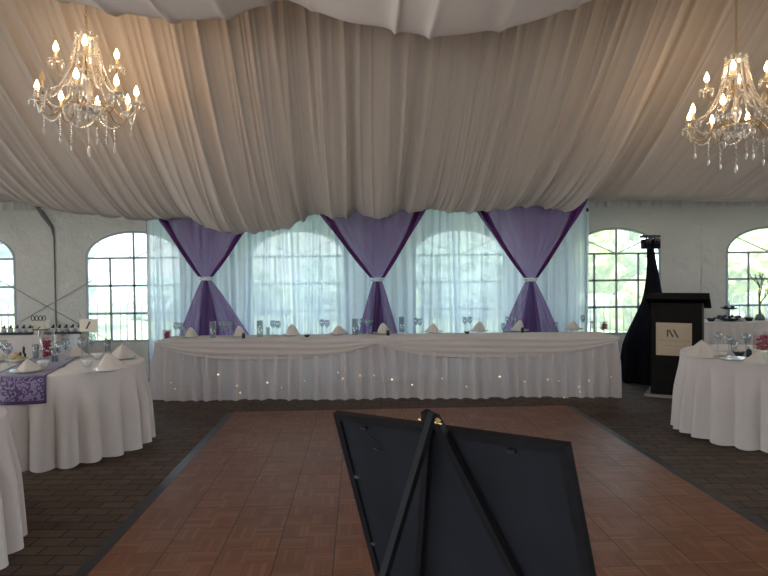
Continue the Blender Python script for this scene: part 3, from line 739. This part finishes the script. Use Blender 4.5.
# ================================================================== CHANDELIERS
def chandelier():
    t = thing('chandelier', '', 'chandelier', (0, 0, 0), 0, 'crystal chandeliers')
    for zc_, rc_, nb_ in ((.27, .10, 12), (.0, .135, 16), (-.05, .075, 10)):
        fr = [tube([(rc_ * math.cos(b), rc_ * math.sin(b), zc_) for b in np.linspace(0, 2 * PI, 25)[:-1]], .003, 5, closed=True)]
        for b in np.linspace(0, 2 * PI, nb_ + 1)[:-1]:
            fr.append(xf(ball((0, 0, 0), .013, 1), Matrix.Translation((rc_ * math.cos(b), rc_ * math.sin(b), zc_ - .028)) @ Matrix.Diagonal((.8, .8, 2.2, 1))))
        mesh('crystal_fringe', join(*fr), M['crystal'], t, False)
    mesh('chain', join(*[mv(tube([(.010 * math.cos(a), 0, .016 * math.sin(a)) for a in np.linspace(0, 2 * PI, 10)[:-1]], .0028, 5, closed=True), z=.66 + .027 * i, rz=(i % 2) * PI / 2) for i in range(36)]), M['gold'], t)
    mesh('central_column', lathe([(.004, -.11), (.022, -.09), (.03, -.07), (.018, -.045), (.06, -.02), (.065, .0), (.03, .02), (.018, .06), (.035, .10), (.045, .15), (.02, .19), (.018, .25), (.05, .29), (.055, .31), (.03, .335), (.015, .40), (.022, .45), (.03, .50), (.012, .53), (.012, .60), (.02, .62), (.005, .64)], 18), M['crystal'], t)
    cz = .58
    mesh('crown', join(lathe([(.0, cz + .02), (.03, cz + .018), (.075, cz + .005), (.085, cz + .0), (.08, cz - .006), (.03, cz - .004), (0, cz)], 18), *[ball((.085 * math.cos(a), .085 * math.sin(a), cz + .022), .013, 1, 1.5) for a in np.linspace(0, 2 * PI, 9)[:-1]]), M['crystal'], t)
    mesh('glass_dish', lathe([(.02, .275), (.06, .285), (.085, .31), (.08, .312), (.05, .292), (.02, .285)], 18), M['crystal'], t)
    mesh('glass_dish', lathe([(.03, -.03), (.09, -.015), (.12, .015), (.115, .017), (.08, -.003), (.03, -.015)], 18), M['crystal'], t)
    def arm(R, z0, zc, lit, ang):
        pts = [(.03, 0, z0), (R * .22, 0, z0 + .05), (R * .38, 0, z0 + .06), (R * .52, 0, z0 + .01), (R * .64, 0, z0 - .055), (R * .78, 0, z0 - .07), (R * .91, 0, z0 - .04), (R, 0, zc - .02)]
        a = mesh('arm', tube(pts, [.0065] * 4 + [.0055] * 4, 8), M['gold'], t, rz=ang)
        scall = lambda u, v: ((R + (.012 + .047 * v) * math.cos(2 * PI * u) * (1 + .07 * v * math.cos(16 * PI * u))), (.012 + .047 * v) * math.sin(2 * PI * u) * (1 + .07 * v * math.cos(16 * PI * u)), zc - .018 + .018 * v * v)
        mesh('drip_dish', grid(scall, 32, 4, closed=True), M['crystal'], a)
        mesh('candle_sleeve', mv(lathe([(.02, -.01), (.021, .012), (.011, .018), (.0105, .062), (.006, .066)], 12), x=R, z=zc), M['candle'], a)
        bl = mesh('bulb', mv(lathe([(.004, 0), (.015, .010), (.021, .027), (.018, .046), (.009, .068), (.001, .088)], 14), x=R, z=zc + .062), M['bulb'] if lit else M['deadbulb'], a)
        dr = [tube([(R + .058 * math.cos(b), .058 * math.sin(b), zc - .006) for b in np.linspace(0, 2 * PI, 17)[:-1]], .002, 5, closed=True)]
        for q in range(5):
            b = 2 * PI * q / 5 + .3; cx, cy = R + .058 * math.cos(b), .058 * math.sin(b)
            dr.append(ball((cx, cy, zc - .012), .009, 1)); dr.append(xf(ball((0, 0, 0), .012, 1), Matrix.Translation((cx, cy, zc - .042)) @ Matrix.Diagonal((.8, .8, 2.3, 1))))
        mesh('crystal_drops', join(*dr), M['crystal'], a, False)
        return a
    for i in range(8): arm(.375, .0, .065, i != 5, 2 * PI * i / 8 + .2)
    for i in range(4): arm(.225, .30, .375, True, 2 * PI * i / 4 + .35)
    def strand(pts, r, n, tip=0):
        P = [Vector(p) for p in pts]; out = []
        seg = [(P[i + 1] - P[i]).length for i in range(len(P) - 1)]; tot = sum(seg)
        for k in range(n):
            d = tot * (k + .5) / n; i = 0
            while i < len(seg) - 1 and d > seg[i]: d -= seg[i]; i += 1
            out.append(ball(P[i].lerp(P[i + 1], d / seg[i]), r, 1))
        if tip: out.append(xf(ball((0, 0, 0), tip, 1), Matrix.Translation(P[-1] - Vector((0, 0, tip * 2))) @ Matrix.Diagonal((.7, .7, 2, 1))))
        return join(*out)
    for i in range(14):
        a = 2 * PI * i / 14; c, s = math.cos(a), math.sin(a)
        rs = [(.082, .575), (.095, .48), (.115, .38), (.145, .29), (.185, .2), (.235, .13), (.29, .10)]
        mesh('bead_strand', strand([(r * c, r * s, z) for r, z in rs], .0098, 30), M['crystal'], t, False)
    for i in range(8):
        a0, a1 = 2 * PI * i / 8 + .2, 2 * PI * (i + 1) / 8 + .2; pts = []
        for k in range(9):
            u = k / 8; p = Vector((.375 * math.cos(a0), .375 * math.sin(a0), 0)).lerp(Vector((.375 * math.cos(a1), .375 * math.sin(a1), 0)), u); pts.append((p.x, p.y, .03 - .11 * 4 * u * (1 - u)))
        mesh('bead_strand', strand(pts, .0095, 16), M['crystal'], t, False)
    for i in range(8):
        a = 2 * PI * i / 8 + .2; R = .24 if i % 2 else .33; L = .17 if i % 2 else .11; z = -.09 if i % 2 else -.05
        mesh('pendant', strand([(R * math.cos(a), R * math.sin(a), z), (R * math.cos(a), R * math.sin(a), z - L)], .0085, int(L / .018), .018), M['crystal'], t, False)
    mesh('pendant', strand([(0, 0, -.11), (0, 0, -.30)], .007, 11, .024), M['crystal'], t, False)
    return t
ch1 = chandelier(); ch1.location = at_y(88, 109, 5.1)
ch1['label'] = 'crystal chandelier with candle bulbs hanging at the upper left, fully in view'
ch2 = copy_tree(ch1); ch2.location = at_y(736, 128, 5.1); ch2.rotation_euler.z = .55
ch2['label'] = 'golden glowing crystal chandelier hanging at the upper right edge'

# ================================================================== TABLEWARE
def put(proto, loc, rz, label, cat=None, group=None, s=1.0):
    o = copy_tree(proto) if proto.get('used') else proto
    proto['used'] = 1
    if 'used' in o and o is not proto: del o['used']
    o.location = loc; o.rotation_euler.z = rz; o.scale = (s, s, s); tag(o, label, cat, group); return o
def wineglass(name='wine_glass', h=.19, r=.038):
    pr = [(.034, 0), (.034, .003), (.006, .008), (.004, .02), (.004, h * .45), (.012, h * .5), (r * .8, h * .62), (r, h * .76), (r * .86, h), (r * .82, h), (r * .96, h * .76), (r * .76, h * .63), (.006, h * .52)]
    return mesh(name, lathe(pr, 18, cap=False), M['glass'])
P_wine = wineglass(); P_tumbler = mesh('water_glass', lathe([(.0, .004), (.026, .004), (.026, 0), (.028, 0), (.034, .13), (.031, .13), (.026, .012), (0, .012)], 18, cap=False), M['glass'])
P_flute = mesh('tall_glass_vase', lathe([(0, .006), (.036, .006), (.038, 0), (.040, .005), (.042, .21), (.039, .21), (.037, .012), (0, .012)], 18, cap=False), M['glass'])
P_plate = mesh('plate', lathe([(0, .004), (.06, .004), (.065, 0), (.075, .004), (.125, .018), (.125, .021), (.07, .010), (0, .009)], 28, cap=False), M['china'])
P_cup = mesh('china_cup', lathe([(0, 0), (.025, 0), (.03, .004), (.045, .04), (.05, .062), (.046, .062), (.04, .036), (.0, .01)], 20, cap=False), M['china'])
def napkin_pyr(name, w, d, h, lean=0.0, pw=.93):
    # two folded wings meeting in a front ridge, open at the back
    def fn(u, v):
        a = -1 + 2 * u; k = 1 - v; x = a * w * k ** pw; y = (abs(a) ** 1.4) * d * k - d * .45 * k + .008 * math.sin(u * 14) * k
        y += .05 * (1 - k) * d
        return (x + lean * v * w, y, h * v * (1 - .06 * math.sin(PI * u * 2) ** 2))
    v1, f1 = grid(fn, 18, 12)
    def fb(u, v):
        a = -1 + 2 * u; k = 1 - v; x = a * w * .97 * k ** pw; y = d * .62 * k - (1 - abs(a)) * d * .1 * k
        return (x + lean * v * w, y, h * v * .985)
    return mesh(name, join((v1, f1), grid(fb, 18, 12)), M['napkin'])
P_nap = napkin_pyr('folded_napkin', .115, .13, .115)
P_fan = napkin_pyr('folded_napkin', .085, .11, .12, .1, .6)
def votive():
    t = thing('square_vase', '', 'vase')
    mesh('glass', join(box(.085, .003, .12, (0, -.041, .06)), box(.085, .003, .12, (0, .041, .06)), box(.003, .085, .12, (-.041, 0, .06)), box(.003, .085, .12, (.041, 0, .06)), box(.085, .085, .006, (0, 0, .003))), M['vaseglass'], t, False)
    pet = [ball((random.uniform(-.028, .028), random.uniform(-.028, .028), random.uniform(.015, .085)), random.uniform(.012, .018), 1, .6) for _ in range(40)]
    mesh('petals', join(*pet), M['crimson'], t); mesh('candle', mv(lathe([(0, 0), (.02, 0), (.02, .022), (0, .02)], 14), z=.092), M['candlewax'], t)
    return t
P_vot = votive()
def favour():
    t = thing('favour_dish', '', 'dish'); mesh('bowl', lathe([(0, 0), (.022, 0), (.034, .02), (.038, .032), (.032, .03), (0, .012)], 16, cap=False), M['dark'], t)
    mesh('wrapped_sweet', join(ball((.004, 0, .034), .017, 1, .7), ball((-.02, .008, .034), .010, 1)), M['napkin'], t); return t
P_fav = favour()
def pepper():
    t = thing('pepper_bottle', '', 'bottle'); mesh('bottle', lathe([(0, 0), (.018, 0), (.019, .045), (.012, .055), (.012, .062), (0, .062)], 14), M['blackmetal'], t)
    mesh('cap', mv(lathe([(0, 0), (.013, 0), (.013, .015), (.006, .02), (0, .02)], 14), z=.060), M['metal'], t); return t
P_pep = pepper()
def on(px, py, z=TH): return at_z(px, py, z)
HZ = TH + .004
HN = Vector((math.sin(-ha) * -1, math.cos(ha), 0)); HT = Vector((math.cos(ha), math.sin(ha), 0))
def head(px, back=.2, dz=0):   # a spot on the head table straight below image column px
    v = ray(px, 335); t = (Lf + HN * back - Vector((0, 0, 0))).dot(HN) / Vector((v.x, v.y, 0)).dot(HN); p = Vector((v.x, v.y, 0)) * t
    return Vector((p.x, p.y, HZ + dz))
side = lambda px: 'left of the left purple drape' if px < 181 else 'in front of the left purple drape' if px < 247 else 'between the left and middle purple drapes' if px < 355 else 'in front of the middle purple drape' if px < 400 else 'between the middle and right purple drapes' if px < 500 else 'in front of the right purple drape' if px < 556 else 'at the right end'
nth = ['first', 'second', 'third', 'fourth', 'fifth', 'sixth', 'seventh', 'eighth', 'ninth', 'tenth', 'eleventh', 'twelfth', 'thirteenth', 'fourteenth', 'fifteenth', 'sixteenth']
naps = [190, 238, 291, 338, 382, 434, 479, 520, 574]
for i, px in enumerate(naps):
    h = head(px, .30); k = .92 + .15 * ((i * 37) % 5) / 5
    put(P_plate, h, 0, 'white dinner plate under the %s napkin from the left on the head table' % nth[i], 'plate', 'plates on the head table')
    p = (P_nap if i in (3, 5, 8) else P_fan)
    put(p, h + Vector((0, 0, .012)), ha + random.uniform(-.35, .35), 'folded white napkin standing on the head table, %s from the left' % nth[i], 'napkin', 'napkins on the head table', k * 1.1)
gl = [(176, .42), (181, .30), (222, .45), (227, .30), (230, .5), (273, .44), (278, .34), (322, .44), (327, .34), (362, .5), (368, .38), (371, .52), (416, .44), (420, .34), (465, .42), (470, .5), (508, .42), (514, .34), (583, .44)]
cnt = {}
for i, (px, b) in enumerate(gl):
    sd = side(px); cnt[sd] = cnt.get(sd, 0) + 1
    put(P_wine, head(px, b), 0, '%s wine glass %s on the head table' % (nth[cnt[sd] - 1], sd), 'glass', 'wine glasses on the head table')
for px, b, lb in ((213, .22, 'tall clear glass in front of the left purple drape on the head table'), (260, .2, 'tall clear glass just right of the left purple drape on the head table'), (355, .2, 'tall clear glass just left of the middle purple drape tail'), (402, .45, 'tall clear glass just right of the middle purple drape tail')):
    put(P_flute, head(px, b), 0, lb, 'glass', 'tall clear glasses on the head table')
for px, lb in ((186, 'short water glass left of the first napkin on the head table'), (268, 'short water glass left of the third napkin on the head table'), (357, 'short water glass beside the tall glass left of the middle purple drape'), (503, 'short water glass left of the right purple drape tail'), (556, 'short water glass just right of the right purple drape tail'), (592, 'short water glass left of the red vase at the right end')):
    put(P_tumbler, head(px, .42), 0, lb, 'glass', 'water glasses on the head table', .8)
put(P_vot, head(167, .16), ha, 'small square glass vase of crimson petals at the left end of the head table', 'vase', 'red vases on the head table')
put(P_vot, head(604, .16), ha, 'small square glass vase of crimson petals at the right end of the head table', 'vase', 'red vases on the head table')
for px, lb in ((307, 'small dark dish with a pale sweet between the third and fourth napkins'), (467, 'small dark dish with a pale sweet left of the seventh napkin')):
    put(P_fav, head(px, .08), 0, lb, 'dish', 'small dark dishes on the head table')
for px, lb in ((243.5, 'small black bottle beside the second napkin, right of the left purple drape'), (388, 'small black bottle beside the fifth napkin in front of the middle purple drape'), (522.5, 'small black bottle beside the eighth napkin in front of the right purple drape')):
    put(P_pep, head(px, .08), 0, lb, 'bottle', 'small black bottles on the head table', 1.15)
# forks and knives lying dark against the sheers
kn = join(box(.014, .11, .002, (0, .05, .001), .0005), box(.010, .09, .004, (0, -.05, .002), .001))
P_knife = mesh('table_knife', kn, M['metal'], smooth=False)
for px, lb in ((254, 'table knife lying right of the second napkin on the head table'), (303, 'table knife lying right of the third napkin on the head table'), (349, 'table knife lying right of the fourth napkin on the head table'), (445, 'table knife lying right of the sixth napkin on the head table'), (493, 'table knife lying right of the seventh napkin on the head table'), (590, 'table knife lying right of the last napkin on the head table')):
    put(P_knife, head(px, .3), ha + 1.2, lb, 'knife', 'table knives on the head table')

# --- left round table: purple damask runner
RT = .735; A1 = at_z(44.5, 377, RT); B1 = at_z(84, 354.5, RT); rd = (B1 - A1); rd.z = 0; rd.normalize(); rp = Vector((-rd.y, rd.x, 0)); RW = .42
ru = thing('table_runner', 'purple damask table runner hanging over the edge of the left round table', 'table runner', (C1.x, C1.y, RT))
def runner(u, v, inset=0):
    base = A1 + rp * (RW * u); base.z = 0; c = Vector((C1.x, C1.y, 0)); q = base - c; b = q.dot(rd); disc = b * b - (q.dot(q) - (.725) ** 2)
    disc = max(disc, .0001); s0, s1 = -b - math.sqrt(disc), -b + math.sqrt(disc) - .02
    if v <= .35:
        k = 1 - v / .35; p = base + rd * s0; n_ = (p - c).normalized(); off = .012 + .02 * k + .006 * math.sin(u * 12) * k; p = p + n_ * off
        return (p.x - C1.x, p.y - C1.y, -.004 - .205 * k)
    k = (v - .35) / .65; p = base + rd * (s0 + (s1 - s0) * k)
    return (p.x - C1.x, p.y - C1.y, .004 + .0005 * math.sin(u * 9 + k * 12))
mesh('damask_cloth', grid(runner, 40, 60), M['damask'], ru)
brd = []
for (u0, u1) in ((-.004, .035), (.965, 1.004)):
    brd.append(grid(lambda u, v: (lambda q: (q[0], q[1], q[2] + .0015))(runner(u0 + (u1 - u0) * u, v)), 3, 60))
mesh('border', join(*brd), M['damask_edge'], ru)
def hemb(u, v):
    q = runner(u, .045 * v); n_ = Vector((q[0], q[1], 0)).normalized() * .003; return (q[0] + n_.x, q[1] + n_.y, q[2])
mesh('border', grid(hemb, 40, 3), M['damask_edge'], ru)

Z1 = RT + .006
L = lambda px, py, dz=0: at_z(px, py, Z1) + Vector((0, 0, dz))
for (px, py, rz, s, lb, pl) in ((27, 372, .2, .85, 'tan folded napkin on the purple runner of the left round table', True), (73, 356, -.3, 1.0, 'small tan folded napkin at the back of the left round table beside the runner', False), (107, 371, -.15, 1.25, 'white folded napkin at the front right of the left round table', True), (122, 359, .25, 1.15, 'tan folded napkin at the back right of the left round table', True), (-8, 362, 0, 1.1, 'pale folded napkin cut by the left edge on the left round table', True)):
    if pl: put(P_plate, L(px, py), 0, 'plate under the ' + lb.replace('tan ', '').replace('white ', '').replace('pale ', '').replace('small ', ''), 'plate', 'plates on the left round table')
    put(P_nap, L(px, py, .012 if pl else 0), rz, lb, 'napkin', 'napkins on the left round table', s)
put(P_cup, L(87, 366), 0, 'white china cup in front of the left table near the runner', 'cup', 'cups on the left round table', .95)
put(P_cup, L(97, 359), 0, 'white china cup behind the white napkin on the left round table', 'cup', 'cups on the left round table', .9)
put(P_cup, L(43, 368), 0, 'white china cup in front of the tall red vase', 'cup', 'cups on the left round table', 1.05)
for px, py, lb in ((82, 359, 'tall wine glass behind the cups below the number card'), (92, 354, 'wine glass just right of the number card stick'), (60, 364, 'wine glass on the runner right of the red vase'), (66, 360, 'wine glass between the red vase and the small tan napkin'), (4, 362, 'wine glass at the left edge of the photo'), (8, 366, 'wine glass in front of the one at the left edge')):
    put(P_wine, L(px, py), 0, lb, 'glass', 'wine glasses on the left round table', 1.05)
for px, py, lb in ((108, 352, 'water glass behind the napkins at the right of the left round table'), (55, 362, 'water glass right beside the tall red vase'), (36, 358, 'water glass left of the tall red vase')):
    put(P_tumbler, L(px, py), 0, lb, 'glass', 'water glasses on the left round table', 1)
# tall cylinder vase with red petals
vs = thing('cylinder_vase', 'tall glass cylinder vase with crimson petals on the left round table', 'vase', L(47, 358))
mesh('glass', lathe([(0, .006), (.062, .006), (.064, 0), (.066, .006), (.066, .27), (.063, .27), (.062, .012), (0, .012)], 24, cap=False), M['vaseglass'], vs)
mesh('petals', join(*[ball((random.uniform(-.036, .036), random.uniform(-.036, .036), random.uniform(.02, .165)), random.uniform(.014, .022), 1, .6) for _ in range(90)]), M['crimson'], vs)
mesh('candle', mv(lathe([(0, 0), (.025, 0), (.025, .03), (0, .028)], 14), z=.17), M['candlewax'], vs)
mesh('candle', mv(lathe([(0, 0), (.02, 0), (.02, .035), (0, .033)], 14), z=.17, x=-.03, y=-.02), M['candlewax'], vs)
# cream wire-topped favour box on the back table
fb = at_y(40, 334, 8.45); fb.z = .744
bb = thing('favour_box', 'cream box with black wire scrolls on top on the left back table', 'box', fb)
mesh('box_body', join(box(.20, .12, .16, (0, 0, .08), .01), box(.21, .13, .02, (0, 0, .17), .004)), M['cream'], bb, False)
sc_ = []
for i in range(4):
    x = -.075 + .05 * i; sc_.append(tube([(x + .02 * math.cos(a), -.03, .215 + .035 * math.sin(a)) for a in np.linspace(0, 2 * PI, 14)[:-1]], .005, 6, closed=True))
mesh('wire_scroll', join(*sc_), M['blackmetal'], bb)
mesh('ribbon', join(box(.21, .125, .012, (0, 0, .06)), ball((.0, -.065, .06), .014, 1), tube([(-.06, -.065, .05), (-.07, -.066, .09), (-.05, -.066, .11)], .006, 6), tube([(.0, -.065, .05), (.02, -.066, .09), (.04, -.066, .10)], .006, 6)), M['ink'], bb)
# number card on a stick
nc = thing('number_card', 'cream table number card with the digit 1 on a stick', 'sign', L(89, 356))
cw = .165
mesh('stick', join(tube([(0, 0, .005), (0, 0, .25)], .004, 8), lathe([(0, 0), (.035, 0), (.035, .006), (0, .008)], 18)), M['metal'], nc)
card = mesh('card', mv(box(.170, .006, .125, (0, 0, 0), .002), ry=math.radians(2), z=.300), M['cream'], nc, False)
mesh('digit', join(mv(stroke(-.018, -.035, .018, .035, .016, .001), y=-.0032, z=.300), mv(stroke(.018, .035, -.002, .030, .010, .001), y=-.0032, z=.295)), M['ink'], nc, False)
# bread plate with rolls and a dark sprig
br = thing('bread_basket', 'small dish of bread rolls with a dark sprig at the left of the runner', 'bread', L(17, 362))
mesh('dish', lathe([(0, 0), (.05, 0), (.09, .03), (.092, .034), (.05, .01), (0, .008)], 20, cap=False), M['china'], br)
for (x, y, z) in ((-.035, 0, .04), (.03, -.01, .042), (0, .03, .05), (.0, -.02, .065)): mesh('bread_roll', ball((x, y, z), .032, 2, .75), M['bread'], br)
mesh('sprig', join(*[mv(ball((0, 0, 0), .012, 1, 2), x=.06 + random.uniform(-.02, .02), y=random.uniform(-.02, .02), z=.06 + .015 * i) for i in range(5)]), M['leaf'], br)

# --- cups with dark tops along the left back table
def darkcup():
    t = thing('favour_cup', '', 'cup'); mesh('cup', lathe([(0, 0), (.026, 0), (.036, .05), (.038, .055), (.033, .052), (0, .04)], 16, cap=False), M['china'], t)
    mesh('topping', join(ball((0, 0, .06), .024, 1, .7), ball((.008, 0, .082), .014, 1)), M['berry'], t); return t
P_dc = darkcup(); zt1 = .744
ty = thing('serving_tray', 'long dark tray under the dark-topped cups on the left back table', 'tray', (at_y(66, 330, 8.42).x, 8.42, zt1))
mesh('tray_body', box(.50, .2, .03, (0, 0, .015), .006), M['dark'], ty, False)
ty2 = thing('serving_tray', 'dark tray of cups left of the cream box on the left back table', 'tray', (at_y(19, 331, 8.42).x, 8.42, zt1))
mesh('tray_body', box(.42, .2, .03, (0, 0, .015), .006), M['dark'], ty2, False)
i = 0
for px in (4, 10.5, 17, 23.5, 30, 53, 59.5, 66, 72.5, 79):
    for rw in (0, 1):
        p = at_y(px, 330, 8.36 + .11 * rw); i += 1
        k = (px, rw); n_ = [4, 10.5, 17, 23.5, 30].index(px) if px < 40 else [53, 59.5, 66, 72.5, 79].index(px)
        put(P_dc, Vector((p.x, p.y, zt1 + .031)), 0, 'dark-topped cup, %s from left, %s row, %s of the cream box' % (nth[n_], ('front', 'back')[rw], 'left' if px < 40 else 'right'), 'cup', 'dark-topped cups on the left back table')

# --- right round table
Rr = lambda px, py, dz=0: at_z(px, py, Z1) + Vector((0, 0, dz))
put(P_nap, Rr(702, 357), -.5, 'large white folded napkin at the left of the right round table', 'napkin', 'napkins on the right round table', 1.35)
put(P_plate, Rr(731, 360), 0, 'white plate between the two napkins on the right round table', 'plate', None, 1.05)
put(P_nap, Rr(760, 363), .25, 'low white folded napkin at the front right of the right round table', 'napkin', 'napkins on the right round table', 1.0)
put(P_wine, Rr(718, 352), 0, 'wine glass just right of the large white napkin', 'glass', 'wine glasses on the right round table', 1.0)
put(P_wine, Rr(729, 355), 0, 'wine glass in the middle behind the plate on the right round table', 'glass', 'wine glasses on the right round table', .95)
put(P_wine, Rr(746, 356), 0, 'wine glass just left of the tall red square vase', 'glass', 'wine glasses on the right round table', 1.1)
put(P_tumbler, Rr(734, 353), 0, 'water glass at the back of the right round table', 'glass', None, .9)
put(P_cup, Rr(723, 357), 0, 'white china cup beside the plate on the right round table', 'cup', None, .8)
put(P_pep, Rr(749, 357), 0, 'small black bottle beside the tall red vase on the right round table', 'bottle', None, 1.2)
put(P_fav, Rr(739, 356), 0, 'small dark dish between the glasses on the right round table', 'dish', None, 1.3)
put(P_vot, Rr(766, 352), .3, 'large square glass vase of crimson petals at the right edge of the photo', 'vase', None, 1.75)

# --- right back table
zr = .784
rb = lambda px, Y=8.5: Vector((at_y(px, 320, Y).x, Y, zr))
cs = thing('cake_stand', 'dark two-tier serving stand on the right back table', 'stand', rb(729))
mesh('lower_tier', lathe([(0, 0), (.07, 0), (.13, .02), (.20, .035), (.20, .045), (.12, .035), (0, .03)], 28, cap=False), M['dark'], cs)
mesh('stem', lathe([(.012, .03), (.012, .26), (.006, .28), (0, .285)], 10), M['metal'], cs)
mesh('upper_tier', lathe([(0, .165), (.06, .165), (.12, .185), (.12, .192), (.05, .176), (0, .175)], 28, cap=False), M['dark'], cs)
for i in range(9):
    a = i * .7; mesh('pastry', ball((.13 * math.cos(a), .13 * math.sin(a), .06), .026, 2, .8), M['berry'], cs)
for i in range(4):
    a = i * 1.6; mesh('pastry', ball((.06 * math.cos(a), .06 * math.sin(a), .20), .022, 2, .8), M['berry'], cs)
for px, lb in ((711, 'small dark bowl left of the two-tier stand'), (749, 'small dark bowl right of the two-tier stand')):
    put(P_fav, rb(px, 8.42), 0, lb, 'dish', 'dark bowls on the right back table', 1.6)
tb = rb(760, 8.55)
tr_ = thing('branch_tree', 'bare branch table tree in front of the rightmost window', 'ornament', tb)
mesh('pot', lathe([(0, 0), (.07, 0), (.06, .05), (.03, .09), (0, .09)], 18), M['branch'], tr_)
def grow(p, d, L, r, depth, out, rr):
    q = p + d * L; out.append(tube([p, p.lerp(q, .5) + Vector((rr.uniform(-1, 1), rr.uniform(-1, 1), 0)) * L * .06, q], [r, r * .85, r * .7], 6))
    if depth == 0: return
    for k in range(3 if depth > 1 else 2):
        nd = (d + Vector((rr.uniform(-.75, .75), rr.uniform(-.6, .6), rr.uniform(-.1, .6)))).normalized(); grow(q if k < 2 else p.lerp(q, .6), nd, L * rr.uniform(.6, .8), r * .65, depth - 1, out, rr)
ob = []; rr = random.Random(5); grow(Vector((0, 0, .08)), Vector((-.05, 0, 1)).normalized(), .24, .016, 4, ob, rr)
mesh('branches', join(*ob), M['branch'], tr_)

# ================================================================== LIGHT
w = bpy.data.worlds.new('sky'); sc.world = w; w.use_nodes = True; nt = w.node_tree; nt.nodes.clear()
bg = nt.nodes.new('ShaderNodeBackground'); wo = nt.nodes.new('ShaderNodeOutputWorld')
tc = nt.nodes.new('ShaderNodeTexCoord'); spx = nt.nodes.new('ShaderNodeSeparateXYZ'); rp_ = nt.nodes.new('ShaderNodeValToRGB')
nt.links.new(tc.outputs['Generated'], spx.inputs[0]); nt.links.new(spx.outputs[2], rp_.inputs[0])
e = rp_.color_ramp.elements; e[0].position = 0; e[0].color = (.95, .98, .96, 1); e[1].position = .6; e[1].color = (.62, .78, 1, 1)
nt.links.new(rp_.outputs[0], bg.inputs[0]); bg.inputs[1].default_value = 6.0; nt.links.new(bg.outputs[0], wo.inputs[0])
sl = bpy.data.lights.new('sun', 'SUN'); sl.energy = 30; sl.angle = math.radians(3); sl.color = (1, .95, .86)
so = bpy.data.objects.new('sun', sl); col.objects.link(so); so.rotation_euler = Euler((math.radians(32), math.radians(-12), 0))
sc.view_settings.view_transform = 'Standard'; sc.view_settings.look = 'None'; sc.view_settings.gamma = 1; sc.view_settings.use_curve_mapping = False
sc.view_settings.exposure = -0.8
for k_ in [o for o in bpy.data.objects if 'used' in o]: del k_['used']
